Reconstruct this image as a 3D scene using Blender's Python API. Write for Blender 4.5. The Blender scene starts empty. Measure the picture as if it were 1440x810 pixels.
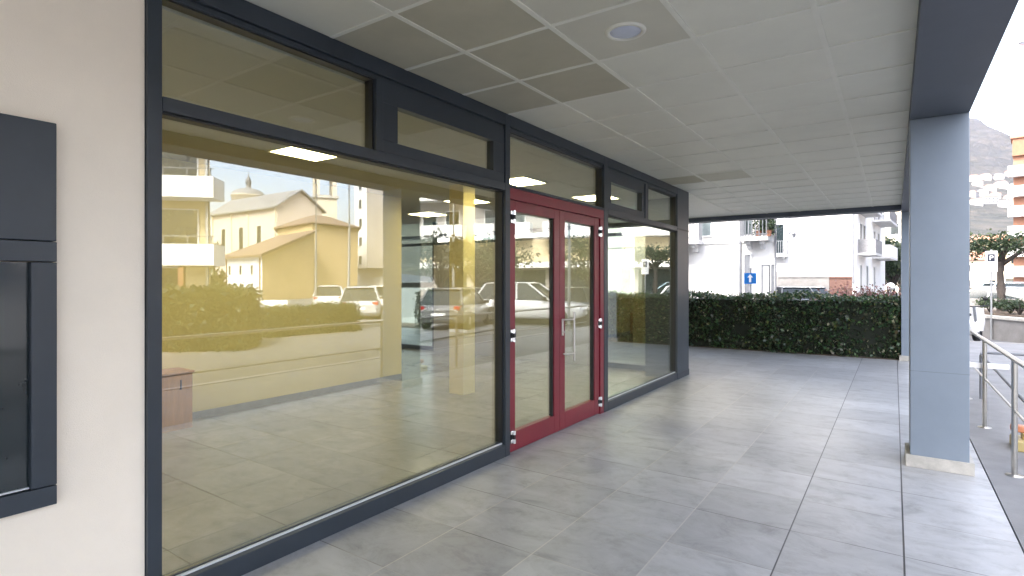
import bpy, math, random
import numpy as np
from mathutils import Vector, Matrix
random.seed(7); rng = np.random.default_rng(11)
scene = bpy.context.scene
COL = scene.collection
PI = math.pi
EYE = 1.6
TH = math.atan(538/780)
SN, CS = math.sin(TH), math.cos(TH)
XF = -2.92                                   # outer face of the shopfront

# ------------------------------------------------------------------ helpers
def ray(u): a = (u-720)/780; return (-SN+CS*a, CS+SN*a)
def W(u, v, t): r = ray(u); return Vector((r[0]*t, r[1]*t, EYE+(396-v)/780*t))
def WY(u, v, y): r = ray(u); t = y/r[1]; return Vector((r[0]*t, y, EYE+(396-v)/780*t))
def R(u, v, t): r = ray(u); return Vector((2*XF-r[0]*t, r[1]*t, EYE+(396-v)/780*t))   # place across the street seen mirrored in the glass

class MB:
    def __init__(s): s.v = []; s.f = []; s.m = []; s.sm = []
    def add(s, vs, fs, mi=0, smooth=False):
        o = len(s.v); s.v += [tuple(p) for p in vs]
        for f in fs: s.f.append([i+o for i in f]); s.m.append(mi); s.sm.append(smooth)
        return s
    def box(s, a, b, mi=0, bev=0.0):
        x0, x1 = sorted((a[0], b[0])); y0, y1 = sorted((a[1], b[1])); z0, z1 = sorted((a[2], b[2]))
        if bev > 0:
            import bmesh
            bm = bmesh.new(); r = bmesh.ops.create_cube(bm, size=1)
            for v in bm.verts:
                v.co = Vector(((x0+x1)/2+v.co.x*(x1-x0), (y0+y1)/2+v.co.y*(y1-y0), (z0+z1)/2+v.co.z*(z1-z0)))
            bmesh.ops.bevel(bm, geom=list(bm.edges), offset=bev, segments=2, affect='EDGES', profile=0.5)
            bm.verts.index_update()
            s.add([v.co for v in bm.verts], [[v.index for v in f.verts] for f in bm.faces], mi); bm.free(); return s
        vs = [(x0,y0,z0),(x1,y0,z0),(x1,y1,z0),(x0,y1,z0),(x0,y0,z1),(x1,y0,z1),(x1,y1,z1),(x0,y1,z1)]
        return s.add(vs, [(0,3,2,1),(4,5,6,7),(0,1,5,4),(1,2,6,5),(2,3,7,6),(3,0,4,7)], mi)
    def prism(s, poly, z0, z1, mi=0, cap=True):
        n = len(poly)
        A = sum(poly[i][0]*poly[(i+1) % n][1]-poly[(i+1) % n][0]*poly[i][1] for i in range(n))
        if A < 0: poly = poly[::-1]
        vs = [(p[0],p[1],z0) for p in poly]+[(p[0],p[1],z1) for p in poly]
        fs = [(i,(i+1) % n,(i+1) % n+n,i+n) for i in range(n)]
        if cap: fs += [tuple(range(n))[::-1], tuple(range(n,2*n))]
        return s.add(vs, fs, mi)
    def prof_y(s, poly, y0, y1, mi=0):      # polygon in (x,z) extruded along y
        n = len(poly); vs = [(p[0],y0,p[1]) for p in poly]+[(p[0],y1,p[1]) for p in poly]
        return s.add(vs, [(i,(i+1) % n,(i+1) % n+n,i+n) for i in range(n)]+[tuple(range(n))[::-1], tuple(range(n,2*n))], mi)
    def tube(s, p0, p1, r0, r1=None, n=10, mi=0, cap=True):
        p0, p1 = Vector(p0), Vector(p1); r1 = r0 if r1 is None else r1
        d = (p1-p0).normalized(); q = d.to_track_quat('Z','Y'); vs = []
        for p, r in ((p0,r0),(p1,r1)):
            for k in range(n):
                a = 2*PI*k/n; vs.append(p+q @ Vector((math.cos(a)*r, math.sin(a)*r, 0)))
        s.add(vs, [(k,(k+1) % n,(k+1) % n+n,k+n) for k in range(n)], mi, True)
        if cap: s.add(vs, [tuple(range(n))[::-1], tuple(range(n,2*n))], mi)
        return s
    def path(s, pts, rad, n=8, mi=0):
        pts = [Vector(p) for p in pts]
        if not hasattr(rad, '__len__'): rad = [rad]*len(pts)
        vs = []; L = len(pts)
        for i, p in enumerate(pts):
            d = (pts[min(i+1,L-1)]-pts[max(i-1,0)]).normalized(); q = d.to_track_quat('Z','Y')
            for k in range(n):
                a = 2*PI*k/n; vs.append(p+q @ Vector((math.cos(a)*rad[i], math.sin(a)*rad[i], 0)))
        fs = [(i*n+k, i*n+(k+1) % n, (i+1)*n+(k+1) % n, (i+1)*n+k) for i in range(L-1) for k in range(n)]
        s.add(vs, fs, mi, True)
        return s.add(vs, [tuple(range(n))[::-1], tuple(range((L-1)*n, L*n))], mi)
    def lathe(s, c, prof, n=24, mi=0, axis='Z'):
        vs = []; c = Vector(c)
        for r, h in prof:
            for k in range(n):
                a = 2*PI*k/n; x, y = math.cos(a)*r, math.sin(a)*r
                vs.append(c+(Vector((x,y,h)) if axis == 'Z' else Vector((x,h,y)) if axis == 'Y' else Vector((h,x,y))))
        L = len(prof)
        fs = [(i*n+k, i*n+(k+1) % n, (i+1)*n+(k+1) % n, (i+1)*n+k) for i in range(L-1) for k in range(n)]
        s.add(vs, fs, mi, True)
        return s.add(vs, [tuple(range(n)), tuple(range((L-1)*n, L*n))], mi)
    def quad(s, a, b, c, d, mi=0): return s.add([a,b,c,d], [(0,1,2,3)], mi)
    def build(s, name, mats, parent=None, recalc=True):
        me = bpy.data.meshes.new(name); me.from_pydata(s.v, [], s.f)
        if not isinstance(mats, (list, tuple)): mats = [mats]
        for m in mats: me.materials.append(m)
        me.polygons.foreach_set('material_index', s.m); me.polygons.foreach_set('use_smooth', s.sm)
        me.update()
        if recalc:
            import bmesh
            bm = bmesh.new(); bm.from_mesh(me); bmesh.ops.recalc_face_normals(bm, faces=bm.faces); bm.to_mesh(me); bm.free()
        o = bpy.data.objects.new(name, me); COL.objects.link(o)
        if parent: o.parent = parent
        return o
def tag(o, label=None, cat=None, group=None, kind=None):
    if label: o['label'] = label
    if cat: o['category'] = cat
    if group: o['group'] = group
    if kind: o['kind'] = kind
    return o
def thing(name, label, cat, loc=(0,0,0), rz=0, group=None):
    o = bpy.data.objects.new(name, None); COL.objects.link(o); o.empty_display_size = .2
    o.location = loc; o.rotation_euler = (0,0,rz); return tag(o, label, cat, group)
def copy_tree(o, parent=None):
    c = o.copy(); COL.objects.link(c)
    if parent: c.parent = parent
    for ch in list(o.children): copy_tree(ch, c)
    return c

# ------------------------------------------------------------------ materials
def newmat(name):
    m = bpy.data.materials.new(name); m.use_nodes = True; nt = m.node_tree; nt.nodes.clear()
    out = nt.nodes.new('ShaderNodeOutputMaterial'); return m, nt, out
def nd(nt, t, **kw):
    n = nt.nodes.new('ShaderNode'+t)
    for k, v in kw.items():
        if k[0] == 'i' and k[1:].isdigit(): n.inputs[int(k[1:])].default_value = v
        else: setattr(n, k, v)
    return n
def mat(name, col, rough=.6, metal=0, var=.12, scale=6, bump=0., bscale=60, spec=.5, stretch=None, coat=0):
    m, nt, out = newmat(name); L = nt.links.new
    b = nd(nt, 'BsdfPrincipled'); L(b.outputs[0], out.inputs[0])
    b.inputs['Roughness'].default_value = rough; b.inputs['Metallic'].default_value = metal
    b.inputs['Specular IOR Level'].default_value = spec; b.inputs['Coat Weight'].default_value = coat
    tc = nd(nt, 'TexCoord'); src = tc.outputs['Object']
    if stretch:
        mp = nd(nt, 'Mapping'); mp.inputs['Scale'].default_value = stretch; L(src, mp.inputs[0]); src = mp.outputs[0]
    n = nd(nt, 'TexNoise'); n.inputs['Scale'].default_value = scale; n.inputs['Detail'].default_value = 6; n.inputs['Roughness'].default_value = .65
    L(src, n.inputs['Vector'])
    mx = nd(nt, 'Mix', data_type='RGBA')
    mx.inputs[6].default_value = (*[c*(1-var) for c in col],1); mx.inputs[7].default_value = (*[min(1,c*(1+var)) for c in col],1)
    rp = nd(nt, 'ValToRGB'); rp.color_ramp.elements[0].position = .3; rp.color_ramp.elements[1].position = .7
    L(n.outputs[0], rp.inputs[0]); L(rp.outputs[0], mx.inputs[0]); L(mx.outputs[2], b.inputs['Base Color'])
    if bump:
        n2 = nd(nt, 'TexNoise'); n2.inputs['Scale'].default_value = bscale; n2.inputs['Detail'].default_value = 4; L(src, n2.inputs['Vector'])
        bp = nd(nt, 'Bump'); bp.inputs['Strength'].default_value = bump; bp.inputs['Distance'].default_value = .02
        L(n2.outputs[0], bp.inputs['Height']); L(bp.outputs[0], b.inputs['Normal'])
    return m
def emit(name, col, s):
    m, nt, out = newmat(name); e = nd(nt, 'Emission'); e.inputs[0].default_value = (*col,1); e.inputs[1].default_value = s
    nt.links.new(e.outputs[0], out.inputs[0]); return m
def glass(name, f0, tint, refl=(1,1,1)):
    m, nt, out = newmat(name); L = nt.links.new
    tr = nd(nt, 'BsdfTransparent'); tr.inputs[0].default_value = (*tint,1)
    gl = nd(nt, 'BsdfGlossy'); gl.inputs['Roughness'].default_value = 0.0; gl.inputs[0].default_value = (*refl,1)
    lw = nd(nt, 'LayerWeight'); lw.inputs[0].default_value = .5
    p = nd(nt, 'Math', operation='POWER'); p.inputs[1].default_value = 5; L(lw.outputs['Facing'], p.inputs[0])
    ma = nd(nt, 'Math', operation='MULTIPLY_ADD'); ma.inputs[1].default_value = 1-f0; ma.inputs[2].default_value = f0; L(p.outputs[0], ma.inputs[0])
    nz = nd(nt, 'TexNoise'); nz.inputs['Scale'].default_value = .9; nz.inputs['Detail'].default_value = 1
    tc = nd(nt, 'TexCoord'); L(tc.outputs['Object'], nz.inputs['Vector'])
    bp = nd(nt, 'Bump'); bp.inputs['Strength'].default_value = .05; bp.inputs['Distance'].default_value = .02
    L(nz.outputs[0], bp.inputs['Height']); L(bp.outputs[0], gl.inputs['Normal'])
    mx = nd(nt, 'MixShader'); L(ma.outputs[0], mx.inputs[0]); L(tr.outputs[0], mx.inputs[1]); L(gl.outputs[0], mx.inputs[2]); L(mx.outputs[0], out.inputs[0])
    return m
def leafmat(name, stops, rough=.5, transl=.25):
    m, nt, out = newmat(name); L = nt.links.new
    g = nd(nt, 'NewGeometry'); r = nd(nt, 'ValToRGB'); r.color_ramp.interpolation = 'CONSTANT'
    els = r.color_ramp.elements
    els[0].position = stops[0][0]; els[0].color = (*stops[0][1],1); els[1].position = stops[1][0]; els[1].color = (*stops[1][1],1)
    for p, c in stops[2:]: e = els.new(p); e.color = (*c,1)
    L(g.outputs['Random Per Island'], r.inputs[0])
    b = nd(nt, 'BsdfPrincipled'); b.inputs['Roughness'].default_value = rough; L(r.outputs[0], b.inputs['Base Color'])
    t = nd(nt, 'BsdfTranslucent'); L(r.outputs[0], t.inputs[0])
    mx = nd(nt, 'MixShader'); mx.inputs[0].default_value = transl; L(b.outputs[0], mx.inputs[1]); L(t.outputs[0], mx.inputs[2]); L(mx.outputs[0], out.inputs[0])
    return m
def tilemat(name, base, grout, ox, oy, size=.6, joints=(), rough=.42, var=.12):
    m, nt, out = newmat(name); L = nt.links.new
    b = nd(nt, 'BsdfPrincipled'); L(b.outputs[0], out.inputs[0]); b.inputs['Roughness'].default_value = rough
    tc = nd(nt, 'TexCoord'); mp = nd(nt, 'Mapping'); mp.inputs['Location'].default_value = (-ox+60*size,-oy+60*size,0); L(tc.outputs['Object'], mp.inputs[0])
    br = nd(nt, 'TexBrick', offset=0, squash=1); br.inputs['Scale'].default_value = 1
    br.inputs['Brick Width'].default_value = size; br.inputs['Row Height'].default_value = size
    br.inputs['Mortar Size'].default_value = .0045; br.inputs['Mortar Smooth'].default_value = .3; br.inputs['Bias'].default_value = 0
    br.inputs['Color1'].default_value = (0,0,0,1); br.inputs['Color2'].default_value = (1,1,1,1); br.inputs['Mortar'].default_value = (.5,.5,.5,1)
    L(mp.outputs[0], br.inputs[0])
    # streaks that differ from tile to tile
    ad = nd(nt, 'VectorMath', operation='MULTIPLY_ADD'); ad.inputs[1].default_value = (9,17,5)
    L(br.outputs[0], ad.inputs[0]); L(tc.outputs['Object'], ad.inputs[2])
    mp2 = nd(nt, 'Mapping'); mp2.inputs['Scale'].default_value = (1.7,2.9,1); mp2.inputs['Rotation'].default_value = (0,0,.28); L(ad.outputs[0], mp2.inputs[0])
    n = nd(nt, 'TexNoise'); n.inputs['Scale'].default_value = 1.5; n.inputs['Detail'].default_value = 9; n.inputs['Roughness'].default_value = .68; n.inputs['Distortion'].default_value = .9
    L(mp2.outputs[0], n.inputs['Vector'])
    rp = nd(nt, 'ValToRGB'); e = rp.color_ramp.elements
    e[0].position = .28; e[0].color = (*[c*.68 for c in base],1); e[1].position = .72; e[1].color = (*[c*1.2 for c in base],1)
    k = e.new(.46); k.color = (*base,1)
    L(n.outputs[0], rp.inputs[0])
    tv = nd(nt, 'MapRange'); tv.inputs[3].default_value = 1-var; tv.inputs[4].default_value = 1+var; L(br.outputs[0], tv.inputs[0])
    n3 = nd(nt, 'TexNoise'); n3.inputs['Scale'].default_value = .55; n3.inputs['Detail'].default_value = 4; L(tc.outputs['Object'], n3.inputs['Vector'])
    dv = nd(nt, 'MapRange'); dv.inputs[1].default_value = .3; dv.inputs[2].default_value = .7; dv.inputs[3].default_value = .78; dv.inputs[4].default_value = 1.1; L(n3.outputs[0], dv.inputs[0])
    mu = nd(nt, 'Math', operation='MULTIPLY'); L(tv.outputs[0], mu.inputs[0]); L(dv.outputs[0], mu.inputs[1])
    vm = nd(nt, 'VectorMath', operation='SCALE'); L(rp.outputs[0], vm.inputs[0]); L(mu.outputs[0], vm.inputs['Scale'])
    mx = nd(nt, 'Mix', data_type='RGBA'); L(br.outputs[1], mx.inputs[0]); L(vm.outputs[0], mx.inputs[6])
    # grout: partly pale, partly dirty
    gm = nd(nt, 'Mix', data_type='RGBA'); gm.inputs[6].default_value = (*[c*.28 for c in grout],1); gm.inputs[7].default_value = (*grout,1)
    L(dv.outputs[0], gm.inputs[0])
    n4 = nd(nt, 'TexNoise'); n4.inputs['Scale'].default_value = 1.1; L(tc.outputs['Object'], n4.inputs['Vector'])
    r4 = nd(nt, 'ValToRGB'); r4.color_ramp.elements[0].position = .42; r4.color_ramp.elements[1].position = .56; L(n4.outputs[0], r4.inputs[0]); L(r4.outputs[0], gm.inputs[0])
    L(gm.outputs[2], mx.inputs[7]); last = mx.outputs[2]
    sx = nd(nt, 'SeparateXYZ'); L(tc.outputs['Object'], sx.inputs[0])
    for jx, jw, jc in joints:                        # dark expansion joints running along the arcade
        s1 = nd(nt, 'Math', operation='SUBTRACT'); s1.inputs[1].default_value = jx; L(sx.outputs[0], s1.inputs[0])
        s2 = nd(nt, 'Math', operation='ABSOLUTE'); L(s1.outputs[0], s2.inputs[0])
        s3 = nd(nt, 'Math', operation='LESS_THAN'); s3.inputs[1].default_value = jw; L(s2.outputs[0], s3.inputs[0])
        j = nd(nt, 'Mix', data_type='RGBA'); j.inputs[7].default_value = (*jc,1); L(s3.outputs[0], j.inputs[0]); L(last, j.inputs[6]); last = j.outputs[2]
    n5 = nd(nt, 'TexNoise'); n5.inputs['Scale'].default_value = 5.5; n5.inputs['Detail'].default_value = 10; n5.inputs['Roughness'].default_value = .75; L(tc.outputs['Object'], n5.inputs['Vector'])
    r5 = nd(nt, 'ValToRGB'); r5.color_ramp.elements[0].position = .34; r5.color_ramp.elements[0].color = (.83,.815,.80,1); r5.color_ramp.elements[1].position = .50; r5.color_ramp.elements[1].color = (1,1,1,1); L(n5.outputs[0], r5.inputs[0])
    m5 = nd(nt, 'Mix', data_type='RGBA', blend_type='MULTIPLY'); m5.inputs[0].default_value = 1; L(last, m5.inputs[6]); L(r5.outputs[0], m5.inputs[7]); last = m5.outputs[2]
    L(last, b.inputs['Base Color'])
    bp = nd(nt, 'Bump'); bp.inputs['Strength'].default_value = .35; bp.inputs['Distance'].default_value = .004
    inv = nd(nt, 'Math', operation='MULTIPLY_ADD'); inv.inputs[1].default_value = -1.5; L(br.outputs[1], inv.inputs[0]); L(n.outputs[0], inv.inputs[2])
    L(inv.outputs[0], bp.inputs['Height']); L(bp.outputs[0], b.inputs['Normal'])
    return m

M = {}
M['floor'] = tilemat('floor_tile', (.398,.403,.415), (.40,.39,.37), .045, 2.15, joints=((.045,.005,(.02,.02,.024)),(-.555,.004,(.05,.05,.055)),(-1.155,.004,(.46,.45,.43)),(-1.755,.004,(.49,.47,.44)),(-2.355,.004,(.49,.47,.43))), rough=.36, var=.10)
M['ifloor'] = tilemat('shop_floor_tile', (.27,.26,.245), (.22,.21,.2), .045, 2.15, rough=.22)
M['plaster'] = mat('cream_plaster', (.86,.775,.655),   .85, var=.05, scale=1.1, bump=.16, bscale=240)
M['frame'] = mat('anthracite_aluminium', (.023,.032,.043), .42, var=.12, scale=3, spec=.5)
M['pillar'] = mat('slate_blue_cladding', (.048,.060,.073), .45, var=.1, scale=3)
M['frame2'] = mat('dark_gasket', (.012,.013,.015), .5)
M['lightgrey'] = mat('light_grey_paint', (.58,.61,.63), .4, metal=0, var=.06, scale=20)  # non-metal light grey; on the shopfront sill it stands for the highlight
M['steel'] = mat('stainless_steel', (.50,.485,.46), .32, metal=1, var=.08, scale=30)
M['chrome'] = mat('chrome', (.85,.85,.86), .12, metal=1, var=.03)
M['red'] = mat('wine_red_paint', (.185,.008,.022), .35, var=.1, scale=3, bump=.02, bscale=200)
M['blackp'] = mat('black_plastic', (.015,.015,.017), .45)
M['column'] = mat('blue_grey_paint', (.20,.242,.295), .5, var=.055, scale=2.5, bump=.06, bscale=150)
M['beam'] = mat('dark_blue_grey_paint', (.085,.10,.125), .6, var=.08, scale=2, bump=.06, bscale=120)
M['joint'] = mat('column_joint_paint', (.15,.18,.22), .6)
M['stone'] = mat('pale_stone', (.46,.44,.40), .7, var=.18, scale=12, bump=.1, bscale=120)
M['ceil'] = mat('ceiling_tile', (.70,.70,.605), .5, var=.035, scale=3, bump=.1, bscale=400)
M['ceil2'] = mat('stained_ceiling_tile', (.47,.45,.345), .85, var=.06, scale=3, bump=.1, bscale=400)
M['ceil3'] = mat('grey_ceiling_tile', (.60,.59,.49), .85, var=.04, scale=3, bump=.1, bscale=400)
M['tbar'] = mat('white_ceiling_grid', (.73,.73,.645), .6, var=.04)
M['opal'] = mat('opal_diffuser', (.60,.65,.76), .35, var=.03)
M['wallin'] = mat('yellow_shop_wall', (.78,.66,.32), .75, var=.04, scale=2)
M['whitein'] = mat('white_shop_wall', (.80,.78,.70), .8, var=.03)
M['iceil'] = mat('shop_ceiling_paint', (.44,.43,.38), .85, var=.03)
M['wood'] = mat('ochre_wood', (.46,.22,.045), .5, var=.2, scale=4, stretch=(8,8,1))
M['skirt'] = mat('grey_skirting', (.33,.32,.31), .5)
M['glass'] = glass('shop_glass', .165, (.92,.945,.905), (.98,1,.99))
M['glassd'] = glass('door_glass', .15, (.88,.94,.90))
M['dglass'] = mat('dark_window_glass', (.012,.020,.022), .08, var=.2, scale=2, spec=.6)
M['lamp'] = emit('warm_light_panel', (1,.85,.48), 5.4)
M['asphalt'] = mat('asphalt', (.14,.14,.145), .85, var=.25, scale=3, bump=.25, bscale=90)
M['paving'] = mat('concrete_paving', (.22,.22,.225), .7, var=.2, scale=1.6, bump=.12, bscale=80)
M['kerb'] = mat('kerb_stone', (.36,.35,.34), .7, var=.15, scale=6, bump=.1)
M['paintw'] = mat('road_paint', (.75,.75,.74), .6, var=.12, scale=8)
M['soil'] = mat('soil', (.10,.075,.055), .95, var=.35, scale=10, bump=.4, bscale=30)
M['white'] = mat('white_render', (.80,.79,.77), .8, var=.04, scale=.8, bump=.1, bscale=60)
M['white2'] = mat('grey_white_render', (.68,.68,.68), .8, var=.06, scale=1.2, bump=.1, bscale=60)
M['shutter'] = mat('grey_green_shutter', (.11,.14,.15), .6, var=.15, scale=8)
M['slabg'] = mat('balcony_stone', (.55,.55,.55), .8, var=.1)
M['greyrail'] = mat('grey_metal_rail', (.16,.17,.19), .5)
M['concwall'] = mat('grey_concrete_wall', (.24,.23,.22), .85, var=.2, scale=2, bump=.2, bscale=30)
M['brick'] = mat('red_brown_brick', (.15,.082,.065), .9, var=.22, scale=14, bump=.3, bscale=50)
M['bluesign'] = mat('blue_sign_paint', (.01,.17,.55), .35, var=.05)
M['signw'] = mat('white_sign_paint', (.85,.85,.85), .4, var=.02)
M['signdk'] = mat('dark_blue_sign_paint', (.012,.017,.035), .4, var=.02)
M['pole'] = mat('galvanised_pole', (.40,.41,.42), .45, metal=.6, var=.1)
M['orangew'] = mat('ochre_render', (.62,.47,.26), .85, var=.06, scale=.6)
M['cream'] = mat('cream_render', (.66,.58,.46), .85, var=.05, scale=.6)
M['pinkw'] = mat('pinkish_render', (.58,.50,.44), .85, var=.06, scale=.6)
M['salmon'] = mat('salmon_render', (.30,.15,.095), .85, var=.06, scale=1)
M['brownp'] = mat('brown_timber_panel', (.22,.10,.05), .6, var=.15, scale=2)
M['greyb'] = mat('grey_brown_render', (.36,.33,.30), .85, var=.06, scale=.8)
M['beige'] = mat('beige_render', (.60,.50,.33), .85, var=.05, scale=.8)
M['hillw'] = mat('weathered_white_render', (.40,.39,.37), .9, var=.12, scale=.3)
M['hillg'] = mat('weathered_grey_render', (.26,.255,.25), .9, var=.12, scale=.3)
M['roof'] = mat('brown_roof_tile', (.20,.14,.105), .9, var=.25, scale=8, bump=.4, bscale=40)
M['roofg'] = mat('grey_roof_slate', (.22,.22,.23), .85, var=.2, scale=6)
M['roofr'] = mat('terracotta_roof', (.36,.17,.11), .9, var=.2, scale=6)
M['bark'] = mat('dark_bark', (.055,.045,.04), .95, var=.35, scale=8, bump=.6, bscale=18)
M['tyre'] = mat('tyre_rubber', (.015,.015,.016), .8)
M['rim'] = mat('alloy_rim', (.5,.5,.52), .3, metal=1)
M['lampw'] = mat('headlamp_glass', (.75,.77,.8), .1, var=.02)
M['lampr'] = mat('tail_lamp_red', (.4,.01,.01), .2, var=.05)
M['orange'] = mat('orange_plastic', (.50,.19,.09), .45, var=.05)
M['yellow'] = mat('yellow_plastic', (.46,.36,.15), .45, var=.05)
M['pinkcloth'] = mat('pale_pink_cloth', (.50,.39,.39), .8, var=.05)
for n, c in (('white',(.75,.75,.76)),('silver',(.45,.46,.48)),('dark',(.022,.025,.032)),('grey',(.16,.165,.17)),('blue',(.36,.50,.60))):
    M['car_'+n] = mat('car_paint_'+n, c, .28, var=.03, coat=.7)
M['hedge'] = leafmat('hedge_leaf', [(0,(.028,.065,.028)),(.3,(.050,.105,.042)),(.55,(.078,.085,.042)),(.75,(.09,.16,.055)),(.90,(.085,.065,.03)),(.945,(.20,.22,.06)),(.972,(.48,.45,.30))], rough=.28)
M['hedge2'] = leafmat('bush_leaf', [(0,(.03,.05,.02)),(.4,(.045,.07,.028)),(.75,(.06,.085,.035))])
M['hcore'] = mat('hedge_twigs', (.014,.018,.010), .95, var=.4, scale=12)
M['redleaf'] = leafmat('red_shrub_leaf', [(0,(.13,.06,.05)),(.35,(.20,.09,.08)),(.65,(.26,.15,.13)),(.88,(.12,.10,.06))])
M['treeleaf'] = leafmat('tree_leaf', [(0,(.018,.026,.012)),(.35,(.032,.042,.018)),(.65,(.055,.055,.028)),(.88,(.075,.06,.035))])
M['dkleaf'] = leafmat('evergreen_leaf', [(0,(.020,.040,.018)),(.4,(.035,.060,.026)),(.75,(.06,.085,.035))])

# ------------------------------------------------------------------ vegetation
def leaves_mesh(name, P, size, m, parent=None, up=.35, tri=False):
    """P: (n,3) leaf centres -> one mesh of folded diamond leaves"""
    n = len(P); d = rng.normal(size=(n,3)); d[:,2] += up; d /= np.linalg.norm(d, axis=1)[:,None]
    h = rng.normal(size=(n,3)); w = np.cross(d,h); w /= np.linalg.norm(w, axis=1)[:,None]
    s = size*(.45+1.2*rng.random(n)**2)[:,None]
    a = P-d*s*.5; b = P+w*s*.32; c = P+d*s*.5; e = P-w*s*.32
    V = np.stack([a,b,c,e],1).reshape(-1,3)
    me = bpy.data.meshes.new(name); me.vertices.add(4*n); me.vertices.foreach_set('co', V.astype(np.float32).ravel())
    me.loops.add(4*n); me.loops.foreach_set('vertex_index', np.arange(4*n, dtype=np.int32))
    me.polygons.add(n); me.polygons.foreach_set('loop_start', np.arange(0,4*n,4, dtype=np.int32))
    me.materials.append(m); me.update(calc_edges=True); me.validate()
    o = bpy.data.objects.new(name, me); COL.objects.link(o)
    if parent: o.parent = parent
    return o
def hedge(name, label, p0, p1, thick, h, n, size, m, group=None, core=True, cat='hedge', rough=.05, bottom=.0):
    p0 = Vector((p0[0],p0[1],0)); p1 = Vector((p1[0],p1[1],0)); d = p1-p0; Ln = d.length
    t = thing(name, label, cat, (p0.x,p0.y,p0.z), math.atan2(d.y,d.x), group)
    A = np.array([Ln*h, Ln*h, Ln*thick, thick*h, thick*h]); k = rng.choice(5, n, p=A/A.sum()); r = rng.random((n,3)); P = np.empty((n,3))
    P[:,0] = r[:,0]*Ln; P[:,1] = (r[:,1]-.5)*thick; P[:,2] = bottom+r[:,2]*(h-bottom)
    P[k==0,1] = -thick/2; P[k==1,1] = thick/2; P[k==2,2] = h; P[k==3,0] = 0; P[k==4,0] = Ln
    wob = .05*np.sin(P[:,0]*2.3)+.035*np.sin(P[:,0]*5.1+P[:,2]*3)
    P[:,1] += wob*np.sign(P[:,1]); P[:,2] += np.where(k==2, wob*.8, 0)
    P += rng.normal(size=(n,3))*rough
    sh = (k==2)&(rng.random(n) < .12); P[sh,2] += rng.random(sh.sum())*.11*(.5+.5*np.sin(P[sh,0]*9.7)); gp = np.sin(P[:,0]*3.7+1.3*np.sin(P[:,2]*6))*np.sin(P[:,2]*5+P[:,0]*1.1); P[:,1] -= np.where((gp > .72)&(k < 2), .07*np.sign(P[:,1]), 0)
    P[:,2] = np.maximum(P[:,2], .02)
    leaves_mesh('foliage', P, size, m, t)
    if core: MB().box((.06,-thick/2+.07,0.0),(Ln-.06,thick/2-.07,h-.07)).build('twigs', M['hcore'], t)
    return t
def shrub(name, label, loc, r, h, n, size, m, group=None, cat='shrub', stems=6):
    t = thing(name, label, cat, loc, 0, group)
    mb = MB()
    for k in range(stems):
        a = 2*PI*k/stems+random.random(); e = Vector((math.cos(a)*r*.6, math.sin(a)*r*.6, h*.8))
        mb.path([(0,0,0), e*.5+Vector((0,0,.05)), e], [.02,.014,.006], 5)
    mb.build('stem', M['bark'], t)
    c = rng.normal(size=(14,3)); c /= np.linalg.norm(c,axis=1)[:,None]; c *= rng.random((14,1))**.5*.7
    ci = rng.integers(0,14,n); P = c[ci]+rng.normal(size=(n,3))*.22
    P[:,0] *= r; P[:,1] *= r; P[:,2] = h*.56+P[:,2]*h*.48; P[:,2] = np.maximum(P[:,2], .03)
    leaves_mesh('foliage', P, size, m, t); return t
def tree(name, label, loc, h, trunk_h, cr, n, size, m, group=None, tr=.16, clumps=22, limbs=8, flat=.7, spread=.2, cat='tree'):
    t = thing(name, label, cat, loc, random.random()*6, group); mb = MB()
    mb.path([(0,0,-.05),(.04,.03,trunk_h*.5),(-.03,.05,trunk_h),(.02,0,trunk_h+(h-trunk_h)*.5)], [tr*1.25,tr,tr*.85,tr*.35], 10)
    tips = []
    for k in range(limbs):
        a = 2*PI*k/limbs+random.uniform(-.3,.3); zz = trunk_h*random.uniform(.85,1.05); ln = cr*random.uniform(.6,.95)
        e = Vector((math.cos(a)*ln, math.sin(a)*ln, zz+(h-trunk_h)*random.uniform(.25,.75))); s = Vector((0,0,zz))
        mid = s.lerp(e,.5)+Vector((0,0,(h-trunk_h)*.08)); mb.path([s, mid, e], [tr*.5,tr*.3,tr*.1], 7)
        for q in range(3):
            e2 = mid.lerp(e,.3+.3*q)+Vector((random.uniform(-1,1),random.uniform(-1,1),random.uniform(.1,.9)))*cr*.35
            mb.path([mid.lerp(e,.3+.3*q), e2], [tr*.16,tr*.05], 5); tips.append(e2)
        tips.append(e)
    mb.build('trunk', M['bark'], t)
    C = [np.array(p) for p in tips]
    while len(C) < clumps+len(tips):
        p = rng.normal(size=3); p /= np.linalg.norm(p); p *= rng.random()**.4
        C.append(np.array([p[0]*cr, p[1]*cr, trunk_h+(h-trunk_h)*(.5+.45*p[2])]))
    C = np.array(C); ci = rng.integers(0,len(C),n); sd = cr*spread
    P = C[ci]+rng.normal(size=(n,3))*sd*np.array([1,1,flat]); leaves_mesh('crown', P, size, m, t); return t

# ------------------------------------------------------------------ setting: ground
MB().box((-2500,-900,-.5),(2500,3200,-.12)).build('ground', M['asphalt'])['kind'] = 'structure'
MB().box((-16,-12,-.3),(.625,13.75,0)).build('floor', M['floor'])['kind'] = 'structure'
pv = MB().box((.64,-14,-.3),(2.9,19.2,-.012)); pv.box((-18,15.3,-.3),(.638,19.2,-.012)); pv.build('pavement', M['paving'])['kind'] = 'structure'
kb = MB().box((2.903,-14,-.3),(3.05,19.35,0)); kb.box((-18,19.203,-.3),(2.9,19.35,0)); kb.build('kerb', M['kerb'])['kind'] = 'structure'
MB().box((-16,13.76,-.3),(.62,15.29,.015)).build('soil', M['soil'])['kind'] = 'structure'
pf = MB().box((10.2,-30,-.3),(60,27,-.005)); pf.build('far_pavement', M['paving'])['kind'] = 'structure'

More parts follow.
